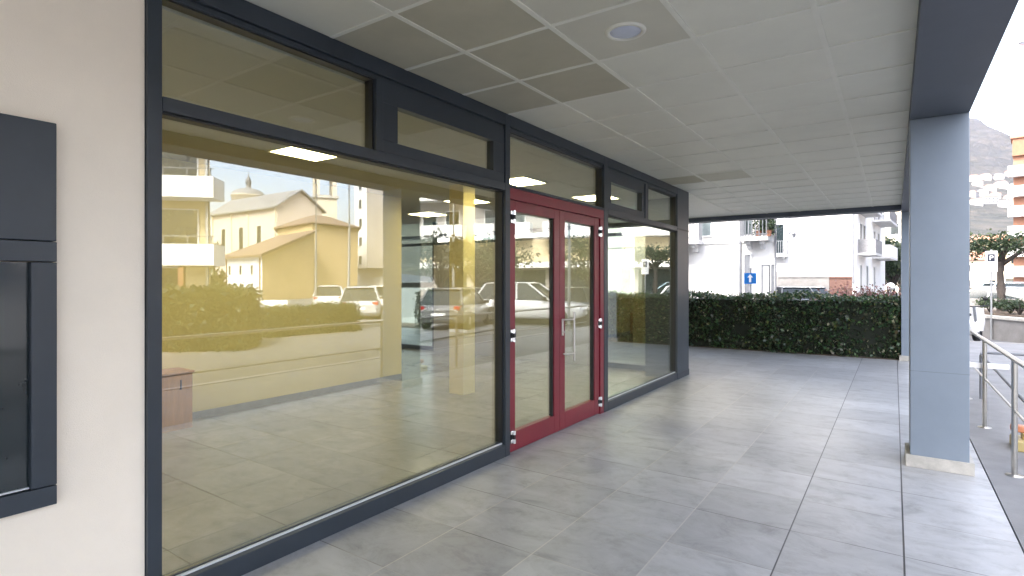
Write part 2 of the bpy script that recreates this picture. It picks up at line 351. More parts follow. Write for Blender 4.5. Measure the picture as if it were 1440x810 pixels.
# ------------------------------------------------------------------ setting: ceiling of the arcade
CZ = 3.14
xs = [-2.95,-2.37,-1.71,-1.04,-.37,.13]
ys = [2.23-.65*k for k in range(17,0,-1)]+[2.23+.65*k for k in range(0,18)]; ys = [y for y in ys if y < 13.5]+[13.58]
ce = MB()
def cellmat(i, y):
    if i in (0,1,) and 2.2 < y < 4.0: return 1
    if i == 1 and 1.5 < y < 2.3: return 2
    if i == 2 and .9 < y < 3.4: return 2
    if i in (0,1) and 8.0 < y < 8.5: return 1 if i == 0 else 2
    return 0
cols = list(zip(xs[:-1], xs[1:])); 
for i, (x0, x1) in enumerate(cols):
    for y0, y1 in zip(ys[:-1], ys[1:]):
        dz = random.uniform(-.0015,.0015)
        ce.box((x0+.011,y0+.011,CZ+dz),(x1-.011,y1-.011,CZ+.03), cellmat(i,y0))
ce.box((-16,9.62,CZ),(-2.96,13.58,CZ+.03), 0)
ce.box((-16,-12,CZ+.031),(.5,13.98,CZ+.18), 0)
ceo = ce.build('ceiling', [M['ceil'],M['ceil2'],M['ceil3']]); ceo['kind'] = 'structure'
tb = MB()
for x in xs[1:-1]: tb.box((x-.016,ys[0],CZ-.006),(x+.016,13.57,CZ+.028))
for i,(x0,x1) in enumerate(cols):
    for y in ys[1:-1]:
        tb.box((x0+.0162,y-.014,CZ-.0055),(x1-.0162,y+.014,CZ+.028))
tb.build('ceiling_grid', M['tbar'], ceo)

# the arcade's own building above, with its edge beams
bd = thing('arcade_building', 'upper storeys of the grey building carried over the tiled arcade', 'building', (0,0,0))
MB().box((-16,-12,CZ+.19),(.505,13.975,13.0)).build('upper_storeys', M['white2'], bd)
MB().box((.11,-12,3.0),(.51,13.98,3.52)).build('edge_beam', M['beam'], bd)
MB().box((-16,13.6,3.045),(.107,13.97,3.5)).build('end_beam', M['beam'], bd)

dl = thing('ceiling_downlight', 'round unlit downlight set in the tiled arcade ceiling', 'ceiling light', (-1.36,3.2,CZ))
MB().lathe((0,0,0), [(.095,-.004),(.098,-.014),(.115,-.014),(.124,-.006),(.124,.0)], 40).build('trim_ring', M['tbar'], dl)
MB().lathe((0,0,0), [(.0005,-.009),(.06,-.009),(.0955,-.006),(.0955,.0)], 40).build('diffuser', M['opal'], dl)

# ------------------------------------------------------------------ columns
def column(y, label):
    t = thing('arcade_column', label, 'column', (.31,y,0), 0, 'columns along the open side of the arcade')
    MB().box((-.2,-.2,.0),(.2,.2,2.999), bev=.006).build('shaft', M['column'], t)
    MB().box((-.2012,-.2012,.828),(.2012,.2012,.833)).build('panel_joint', M['joint'], t)
    b = MB()
    for a in ((-.232,-.215,.232,-.2005),(-.232,.2005,.232,.215),(-.232,-.2,-.2005,.2),(.2005,-.2,.232,.2)):
        b.box((a[0],a[1],.001),(a[2],a[3],.105), bev=.003)
    b.build('base_trim', M['stone'], t); return t
column(6.11, 'blue-grey square column with pale stone base beside the steel railing')
column(13.9, 'blue-grey square column at the end of the hedge, half hidden by the nearer column')

# ------------------------------------------------------------------ plaster wall + dark panel window
wl = MB().box((-3.2,-12,0),(-2.945,1.183,CZ)); tag(wl.build('plaster_wall', M['plaster']), 'cream plastered wall to the left of the glazed shopfront', 'wall')
wn = thing('wall_window', 'dark framed window with shutter box set in the cream wall', 'window', (-2.945,0,0))
wf = MB(); Y0, Y1 = -.55, .833
wf.box((.0015,Y0,.667),(.05,Y1,.747), bev=.003); wf.box((.0015,Y0,.75),(.05,Y0+.085,1.68), bev=.003); wf.box((.0015,Y1-.085,.75),(.05,Y1,1.68), bev=.003); wf.box((.0015,Y0,1.683),(.05,Y1,1.766), bev=.003)
wf.build('frame', M['frame'], wn)
MB().box((.0015,Y0,1.769),(.046,Y1,2.265), bev=.004).build('shutter_box', M['frame'], wn)
MB().box((.002,Y0+.086,.751),(.018,Y1-.086,1.679)).build('pane', M['dglass'], wn)
MB().box((.019,Y0+.1,.752),(.03,Y1-.0865,.758)).build('glazing_bead', M['lightgrey'], wn)

# ------------------------------------------------------------------ shopfront
sf = thing('shopfront', 'long anthracite framed glass shopfront with a red double door under the arcade', 'shopfront', (XF,0,0))
D = .12
fr = MB()
def post(y0,y1,z0,z1,d=D,x=0): fr.box((x-d,y0,z0),(x,y1,z1), bev=.003)
post(1.186,1.25,.0,3.138); post(4.13,4.205,0,3.138); post(6.22,6.33,0,3.138)
post(2.60,2.66,2.502,2.993); post(7.58,7.70,2.502,2.993)
for a,b in ((1.252,4.128),(4.207,6.218),(6.332,8.998)):
    post(a,b,3.03,3.138); post(a,b,2.995,3.028,.10,-.02)
for a,b in ((1.252,4.128),(6.332,8.998)):
    post(a,b,2.43,2.5)
post(4.207,6.218,2.472,2.5)
fr.build('frame', M['frame'], sf)
inr = MB()
for a,b,z0,z1 in ((1.251,2.599,2.501,2.994),(4.207,6.217,2.501,2.994),(7.701,8.998,2.501,2.994),(1.251,4.128,.131,2.429),(6.332,8.998,.131,2.429)):
    for q in ((a,z0,a+.008,z1),(b-.012,z0,b,z1),(a+.0085,z1-.01,b-.0125,z1),):
        inr.box((-.10,q[0],q[1]),(-.03,q[2],q[3]))
inr.build('glazing_bead', M['frame2'], sf)
for a,b in ((1.252,4.128),(6.332,8.998)):
    so_ = MB().box((-D,a,0.001),(0,b,.112), bev=.003).build('sill', M['frame'], sf)
    MB().box((-.050,a,.1125),(-.036,b,.124)).build('sill_highlight', M['lightgrey'], so_)  # added pale strip: the highlight along the sill's top edge, put in as colour
for a,b in ((1.252,4.128),(6.332,8.998)): MB().box((-.10,a,.1125),(-.052,b,.130)).build('lower_bead', M['frame'], sf)
for a,b,z0,z1 in ((1.252,4.128,.1305,2.429),(6.332,8.998,.1305,2.429)):
    MB().box((-.078,a,z0),(-.066,b,z1)).build('display_window', M['glass'], sf)
for a,b in ((1.252,2.598),(4.207,6.217),(7.702,8.997)):
    MB().box((-.078,a,2.501),(-.066,b,2.994)).build('transom_window', M['glass'], sf)
for a,b,g0,g1 in ((2.662,4.128,2.81,3.96),(6.332,7.578,6.45,7.48)):
    h = MB()
    h.box((-.09,a,2.503),(-.012,b,2.588), bev=.003); h.box((-.09,a,2.852),(-.012,b,2.993), bev=.003)
    h.box((-.09,a,2.5885),(-.012,g0,2.8515), bev=.003); h.box((-.09,g1,2.5885),(-.012,b,2.8515), bev=.003)
    ho = h.build('hopper_window', M['frame'], sf)
    MB().box((-.06,g0-.003,2.586),(-.048,g1+.003,2.854)).build('pane', M['glass'], ho)
cp = MB().box((-.55,9.0,0.0),(0,9.6,3.138), bev=.004); cp.build('corner_pillar', M['pillar'], sf)
MB().box((-.02,9.002,2.452),(.004,9.598,2.476)).build('corner_joint', M['frame2'], sf)
MB().box((-.02,9.0,0.0),(.006,9.604,.1)).build('corner_plinth', M['frame'], sf)
# red double door
fd = MB().box((-.11,4.207,2.365),(-.004,6.218,2.47), bev=.003); fd.box((-.11,6.118,.0),(-.004,6.218,2.363), bev=.003)
fd.build('door_frame', M['red'], sf)
def leaf(a, b, s0, s1, hand):
    l = MB()
    l.box((-.085,a,.012),(-.018,a+s0,2.36), bev=.003); l.box((-.085,b-s1,.012),(-.018,b,2.36), bev=.003)
    l.box((-.085,a+s0+.0003,.012),(-.018,b-s1-.0003,.19), bev=.003); l.box((-.085,a+s0+.0003,2.262),(-.018,b-s1-.0003,2.36), bev=.003)
    o = l.build('door_leaf', M['red'], sf)
    MB().box((-.058,a+s0-.004,.188),(-.048,b-s1+.004,2.264)).build('door_glass', M['glassd'], o)
    be = MB()
    for q in ((a+s0,.19,a+s0+.016,2.262),(b-s1-.016,.19,b-s1,2.262)): be.box((-.072,q[0],q[1]),(-.03,q[2],q[3]))
    be.build('gasket', M['frame2'], o)
    hy = a+.045 if hand < 0 else b-.012
    for z in (2.2,1.1,.157):
        h = MB().box((-.0176,hy-.034,z-.05),(-.008,hy+.016,z+.05))
        for dz in (-.04,.04):
            h.box((-.0178,hy-.038,z+dz-.018),(.004,hy+.02,z+dz+.018), bev=.005); h.tube((.010,hy,z+dz-.02),(.010,hy,z+dz+.02), .017, n=14)
        hi = h.build('hinge', M['chrome'], o)
        MB().tube((.010,hy,z-.0195),(.010,hy,z+.0195), .0165, n=14).box((-.0078,hy-.03,z-.0215),(.004,hy+.014,z+.0215)).build('hinge_knuckle', M['blackp'], hi)
    return o
leaf(4.209,5.153,.103,.113,-1); rl = leaf(5.157,6.115,.113,.125,1)
ph = MB(); yb = 5.33
ph.tube((.045,yb+.03,.74),(.045,yb+.03,1.27), .0125, n=14)
for z in (.82,1.19): ph.path([(-.017,yb-.10,z),(.03,yb-.09,z),(.045,yb-.03,z),(.045,yb+.03,z)], .010, 10)
ph.build('pull_handle', M['steel'], rl)
lk = MB(); lk.box((-.0178,5.19,1.02),(-.004,5.225,1.2), bev=.004); lk.tube((-.004,5.207,1.06),(.006,5.207,1.06), .012, n=14); lk.build('lock_plate', M['steel'], rl)

# ------------------------------------------------------------------ shop interior
MB().box((-12,-1,0.0005),(XF-.125,9.5,.004)).build('shop_floor', M['ifloor'])['kind'] = 'structure'
MB().box((-12.2,-1.2,2.98),(XF-.13,9.61,3.13)).build('shop_ceiling', M['iceil'])['kind'] = 'structure'
pw = thing('partition_wall', 'pale yellow inner wall behind the large display window', 'wall', (-6.7,0,0))
MB().box((-.18,-1,.004),(0,6.5,2.979)).build('wall_panel', M['wallin'], pw)
MB().box((.0005,-1,.004),(.014,6.5,.085)).build('skirting', M['skirt'], pw)
tag(MB().box((-12.2,-1.2,0),(-12.01,9.6,2.979)).build('rear_wall', M['whitein']), 'pale rear wall deep inside the shop', 'wall')
tag(MB().box((-12,-1.2,0),(XF-.13,-1.01,2.979)).build('side_wall', M['wallin']), 'yellow side wall of the shop behind the cream outer wall', 'wall')
cbn = thing('cabinet', 'low ochre-brown cabinet against the yellow partition at the left of the shop', 'cabinet', (-6.68,2.0,.005))
MB().box((0,0,0),(.34,1.02,.60), bev=.004).build('carcass', M['wood'], cbn)
MB().box((0,-.012,.601),(.362,1.032,.625), bev=.004).build('top', M['wood'], cbn)
for q_ in (.012,.514):
    d_ = MB().box((.3405,q_,.06),(.358,q_+.49,.585), bev=.003).build('door', M['wood'], cbn)
    MB().tube((.375,q_+.37,.44),(.375,q_+.37,.54), .008).box((.3585,q_+.362,.435),(.375,q_+.378,.447)).build('handle', M['blackp'], d_)
sc_ = thing('shop_column', 'pale square column standing inside the shop near the red door', 'column', (-5.12,6.16,.004))
MB().box((-.13,-.13,0),(.13,.13,2.975)).build('shaft', M['wallin'], sc_)
k0 = None
lamps = [(-5.1,3.62),(-6.0,7.35),(-7.8,8.3),(-4.25,6.3),(-5.1,.9),(-4.0,8.2)]
for i,(x,y) in enumerate(lamps):
    lab = ['lit warm square ceiling panel above the large display window','lit warm ceiling panel past the end of the yellow partition','lit warm ceiling panel deepest inside the shop','lit warm ceiling panel behind the red doors','lit warm ceiling panel at the hidden left end of the shop','lit warm ceiling panel behind the far right pane'][i]
    if k0 is None:
        k0 = thing('light_panel', lab, 'ceiling light', (x,y,2.98), 0, 'lit panels in the shop ceiling')
        MB().box((-.28,-.28,-.018),(.28,.28,-.004)).build('diffuser', M['lamp'], k0)
        f = MB()
        for q in ((-.3,-.3,.3,-.281),(-.3,.281,.3,.3),(-.3,-.28,-.281,.28),(.281,-.28,.3,.28)): f.box((q[0],q[1],-.022),(q[2],q[3],-.001))
        f.build('trim', M['tbar'], k0)
    else:
        c = copy_tree(k0); c.location = (x,y,2.98); c['label'] = lab
# glazed end wall of the shop
eg = thing('end_glazing', 'dark framed glass end wall of the shop facing the hedge', 'window', (0,9.55,0))
f = MB(); xe = [XF-.56,-4.55,-8.75,-10.3,-12.0]
for x in xe[1:-1]: f.box((x-.035,-.05,.1),(x+.035,.05,2.97))
f.box((xe[-1],-.05,0.005),(xe[0],.05,.098)); f.box((xe[-1],-.05,2.44),(xe[0],.045,2.5))
f.build('frame', M['frame'], eg)
for a,b in zip(xe[1:],xe[:-1]):
    if a == -8.75: continue
    MB().box((a+.036,-.006,.1),(b-.036,.006,2.438)).build('pane', M['glassd'], eg)
    MB().box((a+.036,-.006,2.502),(b-.036,.006,2.97)).build('pane', M['glassd'], eg)

tag(MB().box((-8.71,9.46,.005),(-4.59,9.62,2.43)).build('end_wall', M['greyb']), 'grey-brown wall panel between the two glazed parts of the shop end', 'wall')
# ------------------------------------------------------------------ hedge at the end of the arcade
hedge('hedge', 'dark clipped hedge closing the far end of the tiled arcade', (-13.5,14.25), (.12,14.25), .95, 1.24, 60000, .062, M['hedge'], rough=.035)

# ------------------------------------------------------------------ railings
ra = thing('railing', 'stainless steel railing along the pavement beside the arcade', 'railing', (.82,0,0))
MB().tube((0,-3.2,.955),(0,13.3,.955), .021, n=14).build('handrail', M['steel'], ra)
for z in (.53,): MB().tube((0,-3.2,z),(0,13.3,z), .011, n=10).build('mid_rail', M['steel'], ra)
for k in range(9):
    y = 6.16+1.85*(k-5)
    if y < -3.3 or (y < 6 and k % 2 == 0): continue
    p = MB().tube((0,y,-.012),(0,y,.945), .021, n=16); p.build('post', M['steel'], ra)
    MB().lathe((0,y,-.012), [(.062,0),(.062,.006),(.024,.010),(.024,.012)], 20).build('base_plate', M['steel'], ra)
dr = thing('ramp_rail', 'low dark metal rail running behind the steel railing', 'railing', (.98,0,-.012))
MB().path([(0,6.2,.50),(0,8.4,.57),(0,9.9,.61),(.03,10.18,.61),(.12,10.22,.61),(.62,10.22,.61)], .018, 8).build('handrail', M['greyrail'], dr)
for (x,y,z) in ((0,6.6,.51),(0,9.95,.6),(.5,10.22,.61)): MB().tube((x,y,0),(x,y,z), .019, n=10).build('post', M['greyrail'], dr)
wb = thing('white_board', 'white board fixed across the steel railing beside the column', 'board', (.83,8.03,.665))
MB().box((-.22,.022,-.028),(.20,.042,.028), bev=.003).build('plank', M['signw'], wb)
MB().box((-.03,-.03,-.02),(.014,.0215,.02)).build('clamp', M['steel'], wb)
ob = thing('barrier_foot', 'orange and yellow plastic barrier foot on the pavement behind the railing', 'barrier', (1.07,7.2,-.012))
MB().box((-.13,-.16,0),(.13,.16,.10), bev=.012).box((-.06,-.07,.1005),(.06,.07,.16), bev=.01).build('foot', M['yellow'], ob)
MB().box((-.14,-.05,.161),(.14,.05,.225), bev=.012).build('barrier_rail', M['orange'], ob)

# ------------------------------------------------------------------ generic building pieces
def wall_poly(mb, pts, z0, z1, mi=0): mb.prism([(p[0],p[1]) for p in pts], z0, z1, mi)
def on_wall(p0, p1):                        # local frame on a vertical wall from p0 to p1: s along, o outward, z up
    p0 = Vector((p0[0],p0[1],0)); d = Vector((p1[0],p1[1],0))-p0; L = d.length; d.normalize(); n = Vector((d.y,-d.x,0)); return p0, d, n, L
def wbox(mb, fr_, s0, s1, o0, o1, z0, z1, mi=0):
    p, d, n, L = fr_
    c = [p+d*s+n*o for s,o in ((s0,o0),(s1,o0),(s1,o1),(s0,o1))]
    return mb.prism([(q.x,q.y) for q in c], z0, z1, mi)
def add_window(root, fr_, s, z, w, h, shut=False, depth=.04, m='dglass', frame='white2', open_=False):
    f = MB(); b = .06
    wbox(f, fr_, s-w/2-b, s+w/2+b, .002, .07, z-b, z); wbox(f, fr_, s-w/2-b, s+w/2+b, .002, .05, z+h, z+h+b)
    wbox(f, fr_, s-w/2-b, s-w/2, .002, .05, z, z+h); wbox(f, fr_, s+w/2, s+w/2+b, .002, .05, z, z+h)
    o = f.build('window', M[frame], root)
    p = MB(); wbox(p, fr_, s-w/2+.001, s+w/2-.001, .002, .02, z+.001, z+h-.001); p.build('pane', M[m], o)
    if shut:
        for k in (-1,1):
            q = MB(); c = s+k*(w/4 if not open_ else w*.75+b); hw = w/4-.012 if not open_ else w/4
            wbox(q, fr_, c-hw, c+hw, .074, .105, z+.01, z+h-.01)
            for j in range(int(h/.09)): wbox(q, fr_, c-hw+.04, c+hw-.04, .106, .118, z+.05+j*.09, z+.10+j*.09)
            q.build('shutter', M['shutter'], o)
    return o
def add_balcony(root, fr_, s0, s1, out, z, solid=None, rail='greyrail', slab='slabg', h=.95, step=.13, brackets=True):
    b = MB(); wbox(b, fr_, s0, s1, .002, out, z-.16, z)
    if brackets:
        for s in np.linspace(s0+.25, s1-.25, max(2,int((s1-s0)/1.2)+1)):
            wbox(b, fr_, s-.08, s+.08, .002, out*.75, z-.30, z-.161); wbox(b, fr_, s-.08, s+.08, .002, out*.4, z-.48, z-.301)
    o = b.build('balcony', M[slab], root)
    r = MB()
    if solid:
        wbox(r, fr_, s0, s1, out-.08, out, z+.001, z+h); wbox(r, fr_, s0, s0+.08, .002, out-.081, z+.001, z+h); wbox(r, fr_, s1-.08, s1, .002, out-.081, z+.001, z+h)
        r.build('parapet', M[solid], o)
    else:
        wbox(r, fr_, s0, s1, out-.06, out-.02, z+h-.04, z+h); wbox(r, fr_, s0, s1, out-.055, out-.025, z+.08, z+.11)
        for e in (s0,s1-.04): wbox(r, fr_, e, e+.04, .002, out-.061, z+h-.04, z+h)
        for s in np.arange(s0+.02, s1-.02, step): wbox(r, fr_, s, s+.03, out-.055, out-.025, z+.001, z+h-.041)
        for oo in np.arange(.15, out-.1, step):
            for e in (s0+.01,s1-.03): wbox(r, fr_, e, e+.03, oo, oo+.03, z+.001, z+h-.041)
        r.build('railing', M[rail], o)
    return o
def hip_roof(root, pts, z, rise, over, m, name='roof', ridge=.5):
    c = sum((Vector((p[0],p[1],0)) for p in pts), Vector())/len(pts)
    P = [Vector((p[0],p[1],0)) for p in pts]; P = [q+(q-c).normalized()*over for q in P]
    mb = MB(); vs = [Vector((q.x,q.y,z)) for q in P]+[Vector((q.x,q.y,z+.15)) for q in P]
    top = [c.lerp(q,.25 if ridge else 0)+Vector((0,0,z+.15+rise)) for q in P]; n = len(P)
    fs = [(i,(i+1) % n,(i+1) % n+n,i+n) for i in range(n)]+[(i+n,(i+1) % n+n,(i+1) % n+2*n,i+2*n) for i in range(n)]+[tuple(range(n))[::-1],tuple(range(2*n,3*n))]
    mb.add(vs+top, fs); return mb.build(name, M[m], root)

# ------------------------------------------------------------------ buildings seen directly past the hedge
# white building with balconies, y = 24
A = thing('white_house', 'white building with stone balconies and dark shutters beyond the hedge', 'building', (0,0,-.12))
yA = 24.; xA = [WY(u,0,yA).x for u in (940,1041,1092)]
MB().prism([(-22,yA),(xA[2],yA),(xA[2]*(yA+9)/yA-.05,yA+9),(-22,yA+9)], 0, 9.5).build('wall', M['white'], A)
fa = on_wall((-22,yA),(xA[2],yA))
sA = lambda u: WY(u,0,yA).x+22
w = MB(); wbox(w, fa, 0, sA(1040), .002, .05, 3.30, 3.48); wbox(w, fa, sA(1044), sA(1092), .002, .05, 3.30, 3.48); w.build('string_course', M['white2'], A)
w = MB(); wbox(w, fa, sA(1040), sA(1042.5), .002, .1, 0, 9.4); wbox(w, fa, sA(1090), sA(1092), .002, .09, 0, 9.4); w.build('downpipe', M['greyrail'], A)
for u in (993,): add_window(A, fa, sA(u), 3.66, .42, 2.2, False, m='shutter')
for u in (1051,): add_window(A, fa, sA(u), 3.62, .40, 2.2, True)
add_window(A, fa, sA(1079), 3.62, .55, 2.2, False)
for s in (4,9,13): add_window(A, fa, s, 3.62, .9, 2.1, True); add_window(A, fa, s, .9, .9, 1.5, False)
add_balcony(A, fa, sA(955), sA(989), .75, 3.45); add_balcony(A, fa, sA(1046), sA(1083), .6, 3.50)
add_window(A, fa, sA(1077), .5, .22, 1.85, False, m='white2', frame='greyrail'); add_window(A, fa, sA(1087), .3, .12, 2.1, False, m='greyrail')
for u in (1051,): add_window(A, fa, sA(u), .2, .22, 2.6, False, m='greyrail')
gh = thing('shop_house', 'grey-beige house front with a dark shop window, seen through the far right pane', 'building', (0,0,-.12))
MB().box((-9.55,23.5,2.7),(-7.65,23.99,9.3)).build('wall', M['greyb'], gh)
fg = on_wall((-9.55,23.5),(-7.65,23.5)); MB().box((-9.55,23.5,0),(-9.2,23.99,2.69)).build('pier', M['greyb'], gh); MB().box((-8.4,23.5,0),(-7.65,23.99,2.69)).build('pier', M['concwall'], gh)
MB().box((-9.19,23.8,0),(-8.41,23.99,2.69)).build('shop_window', M['dglass'], gh)
for i,(u,v) in enumerate(((1066,336),(1081,333),(1070,307))):
    q = WY(u,v,23.6); p_ = thing('potted_plant', ['potted plant at the left end of the white house balcony','potted plant at the right end of the white house balcony','hanging plant above the white house balcony'][i], 'plant', (q.x,23.62,3.38 if i < 2 else 4.3))
    MB().lathe((0,0,0), [(.08,0),(.12,.22),(.13,.23),(.10,.225)], 14).build('pot', M['roofr'] if i < 2 else M['greyrail'], p_)
    P_ = rng.normal(size=(420,3))*np.array([.13,.11,.15])+np.array([0,0,.45]); leaves_mesh('foliage', P_, .08, M['dkleaf'], p_)
# setback wing with a balcony between the two
A2 = thing('narrow_house', 'narrow pale house with a first floor balcony between the white buildings', 'building', (0,0,-.12))
yB = 42.6; x0, x1 = WY(1085,0,yB).x, WY(1109,0,yB).x
MB().prism([(x0-3,yB),(x1,yB),(x1*(yB+2)/yB-.02,yB+2),(x0-3,yB+2)], 0, 8.5).build('wall', M['white2'], A2)
fb = on_wall((x0-3,yB),(x1,yB)); Lb = fb[3]
add_balcony(A2, fb, Lb-1.25, Lb-.02, .55, 3.6, rail='greyrail'); add_window(A2, fb, Lb-.55, 3.7, .5, 2.0, False); add_window(A2, fb, Lb-.5, .4, .55, 2.0, False, m='concwall')
lm = thing('wall_lantern', 'dark wall lantern on the corner of the narrow pale house', 'lantern', (x1+.02,yB-.1,4.9))
MB().path([(0,.09,0),(.1,.0,.12),(.3,0,.12)], .03, 6).build('arm', M['greyrail'], lm); MB().lathe((.32,0,-.12), [(.06,-.14),(.14,.1),(.16,.12),(.04,.24)], 10).build('lamp_shade', M['greyrail'], lm)
# blank white gable wall
yC = 45.; x0, x1 = WY(1104,0,yC).x, WY(1203,0,yC).x
B = thing('gable_building', 'large building with a blank white end wall', 'building', (0,0,-.12))
Cx = (-.75,64.)
MB().prism([(x0,yC),(x1,yC),(Cx[0],Cx[1]),(x0+1,64)], 0, 13).build('wall', M['white'], B)
fc = on_wall((x1,yC),Cx)
w = MB(); w.tube((x1-.12,yC-.06,1.6),(x1-.12,yC-.06,12.9), .07, n=8); w.build('downpipe', M['greyrail'], B)
Lc = fc[3]
for z in (3.75,6.75,9.7):
    add_balcony(B, fc, 1.2, 5.2, 1.05, z, solid='roofg' if z < 4 else None, brackets=False)
    add_balcony(B, fc, 9.0, 15.5, 1.25, z, solid='white2' if z < 4 else None, brackets=False)
    for s in (2.4,4.2,10.5,13.5): add_window(B, fc, s, z+.05, 1.0, 2.1, False)
for s in (2.4,6.0,10.5): add_window(B, fc, s, .9, .8, 2.0, False, m='shutter')
# cream building closing the gap behind the evergreens
Cb = thing('cream_house', 'pale cream house behind the dark trees', 'building', (0,0,-.12))
p = [(-5,118),(4.5,118),(4.5,128),(-5,128)]; MB().prism(p, 0, 24).build('wall', M['cream'], Cb); hip_roof(Cb, p, 24, 3, .6, 'roofr')
fcb = on_wall(p[0],p[1])
for s in (2,5,7.5):
    for z in (2,6,10,14,18): add_window(Cb, fcb, s, z, 1.1, 1.9, False)
# yard walls
gw = MB().box((WY(1094,0,40).x,40,-.12),(WY(1166,0,40).x,40.25,1.86)); gw.box((WY(1094,0,40).x,39.96,1.861),(WY(1166,0,40).x,40.29,1.93))
tag(gw.build('yard_wall', M['concwall']), 'grey rendered yard wall below the blank white gable', 'wall')
gw = MB().box((WY(1166.5,0,40).x,40,-.12),(WY(1198,0,40).x,40.25,1.80)); gw.box((WY(1166.5,0,40).x,39.96,1.801),(WY(1198,0,40).x,40.29,1.92))
tag(gw.build('brick_wall', M['brick']), 'red-brown brick wall joining the grey yard wall', 'wall')
for i,(u,y,h,r) in enumerate(((1248,72,7.0,1.9),(1257,66,6.0,1.6),(1266,78,7.5,2.3))):
    q = WY(u,0,y); tree('evergreen_tree', ['tallest dark evergreen beside the white balconied building','smaller dark evergreen in front of the cream house','dark evergreen half hidden by the columns'][i], (q.x,y,-.12), h, 1.0, r, 5000, .26, M['dkleaf'], 'evergreens behind the hedge')
for i,u in enumerate((1160,1178,1196,1213,1231,1249)):
    q = WY(u,0,19.9); s = shrub('red_shrub', 'red-leaved shrub behind the hedge', (q.x,19.9+.3*(i % 2),-.12), .50+.06*(i % 3), 1.46+.1*((i*5) % 3), 2600, .07, M['redleaf'], 'red shrubs behind the hedge')
    s['label'] = ['leftmost red-leaved shrub, in front of the parked cars','red-leaved shrub in front of the left half of the brick wall','red-leaved shrub in front of the right half of the brick wall','red-leaved shrub below the downpipe of the white gable','red-leaved shrub below the balconied facade','rightmost red-leaved shrub, next to the arcade columns'][i]
gl_ = thing('globe_lamp', 'white globe lamp rising above the red shrubs', 'lamp', (WY(1252.5,0,22).x,22,-.12))
MB().tube((0,0,0),(0,0,1.44), .035).build('post', M['greyrail'], gl_); MB().lathe((0,0,1.56), [(.125*math.sin(a)+.001,-.125*math.cos(a)) for a in np.linspace(.25,PI,12)], 20).build('globe', M['signw'], gl_)
# one-way sign
q = WY(1055,391,18.5)
sg = thing('road_sign', 'blue square road sign with a white arrow above the hedge', 'road sign', (q.x,18.5,-.012), 0)
MB().tube((0,.04,0),(0,.04,q.z+.34), .03).build('pole', M['pole'], sg)
z = q.z; MB().box((-.18,-.01,z-.17),(.18,.008,z+.17), bev=.003).build('plate', M['bluesign'], sg)
ar = MB().box((-.032,-.014,z-.12),(.032,-.0102,z+.03)); ar.add([(-.085,-.014,z+.03),(.085,-.014,z+.03),(0,-.014,z+.13),(-.085,-.0102,z+.03),(.085,-.0102,z+.03),(0,-.0102,z+.13)], [(0,1,2),(3,5,4),(0,3,4,1),(1,4,5,2),(2,5,3,0)])
ar.build('arrow', M['signw'], sg)

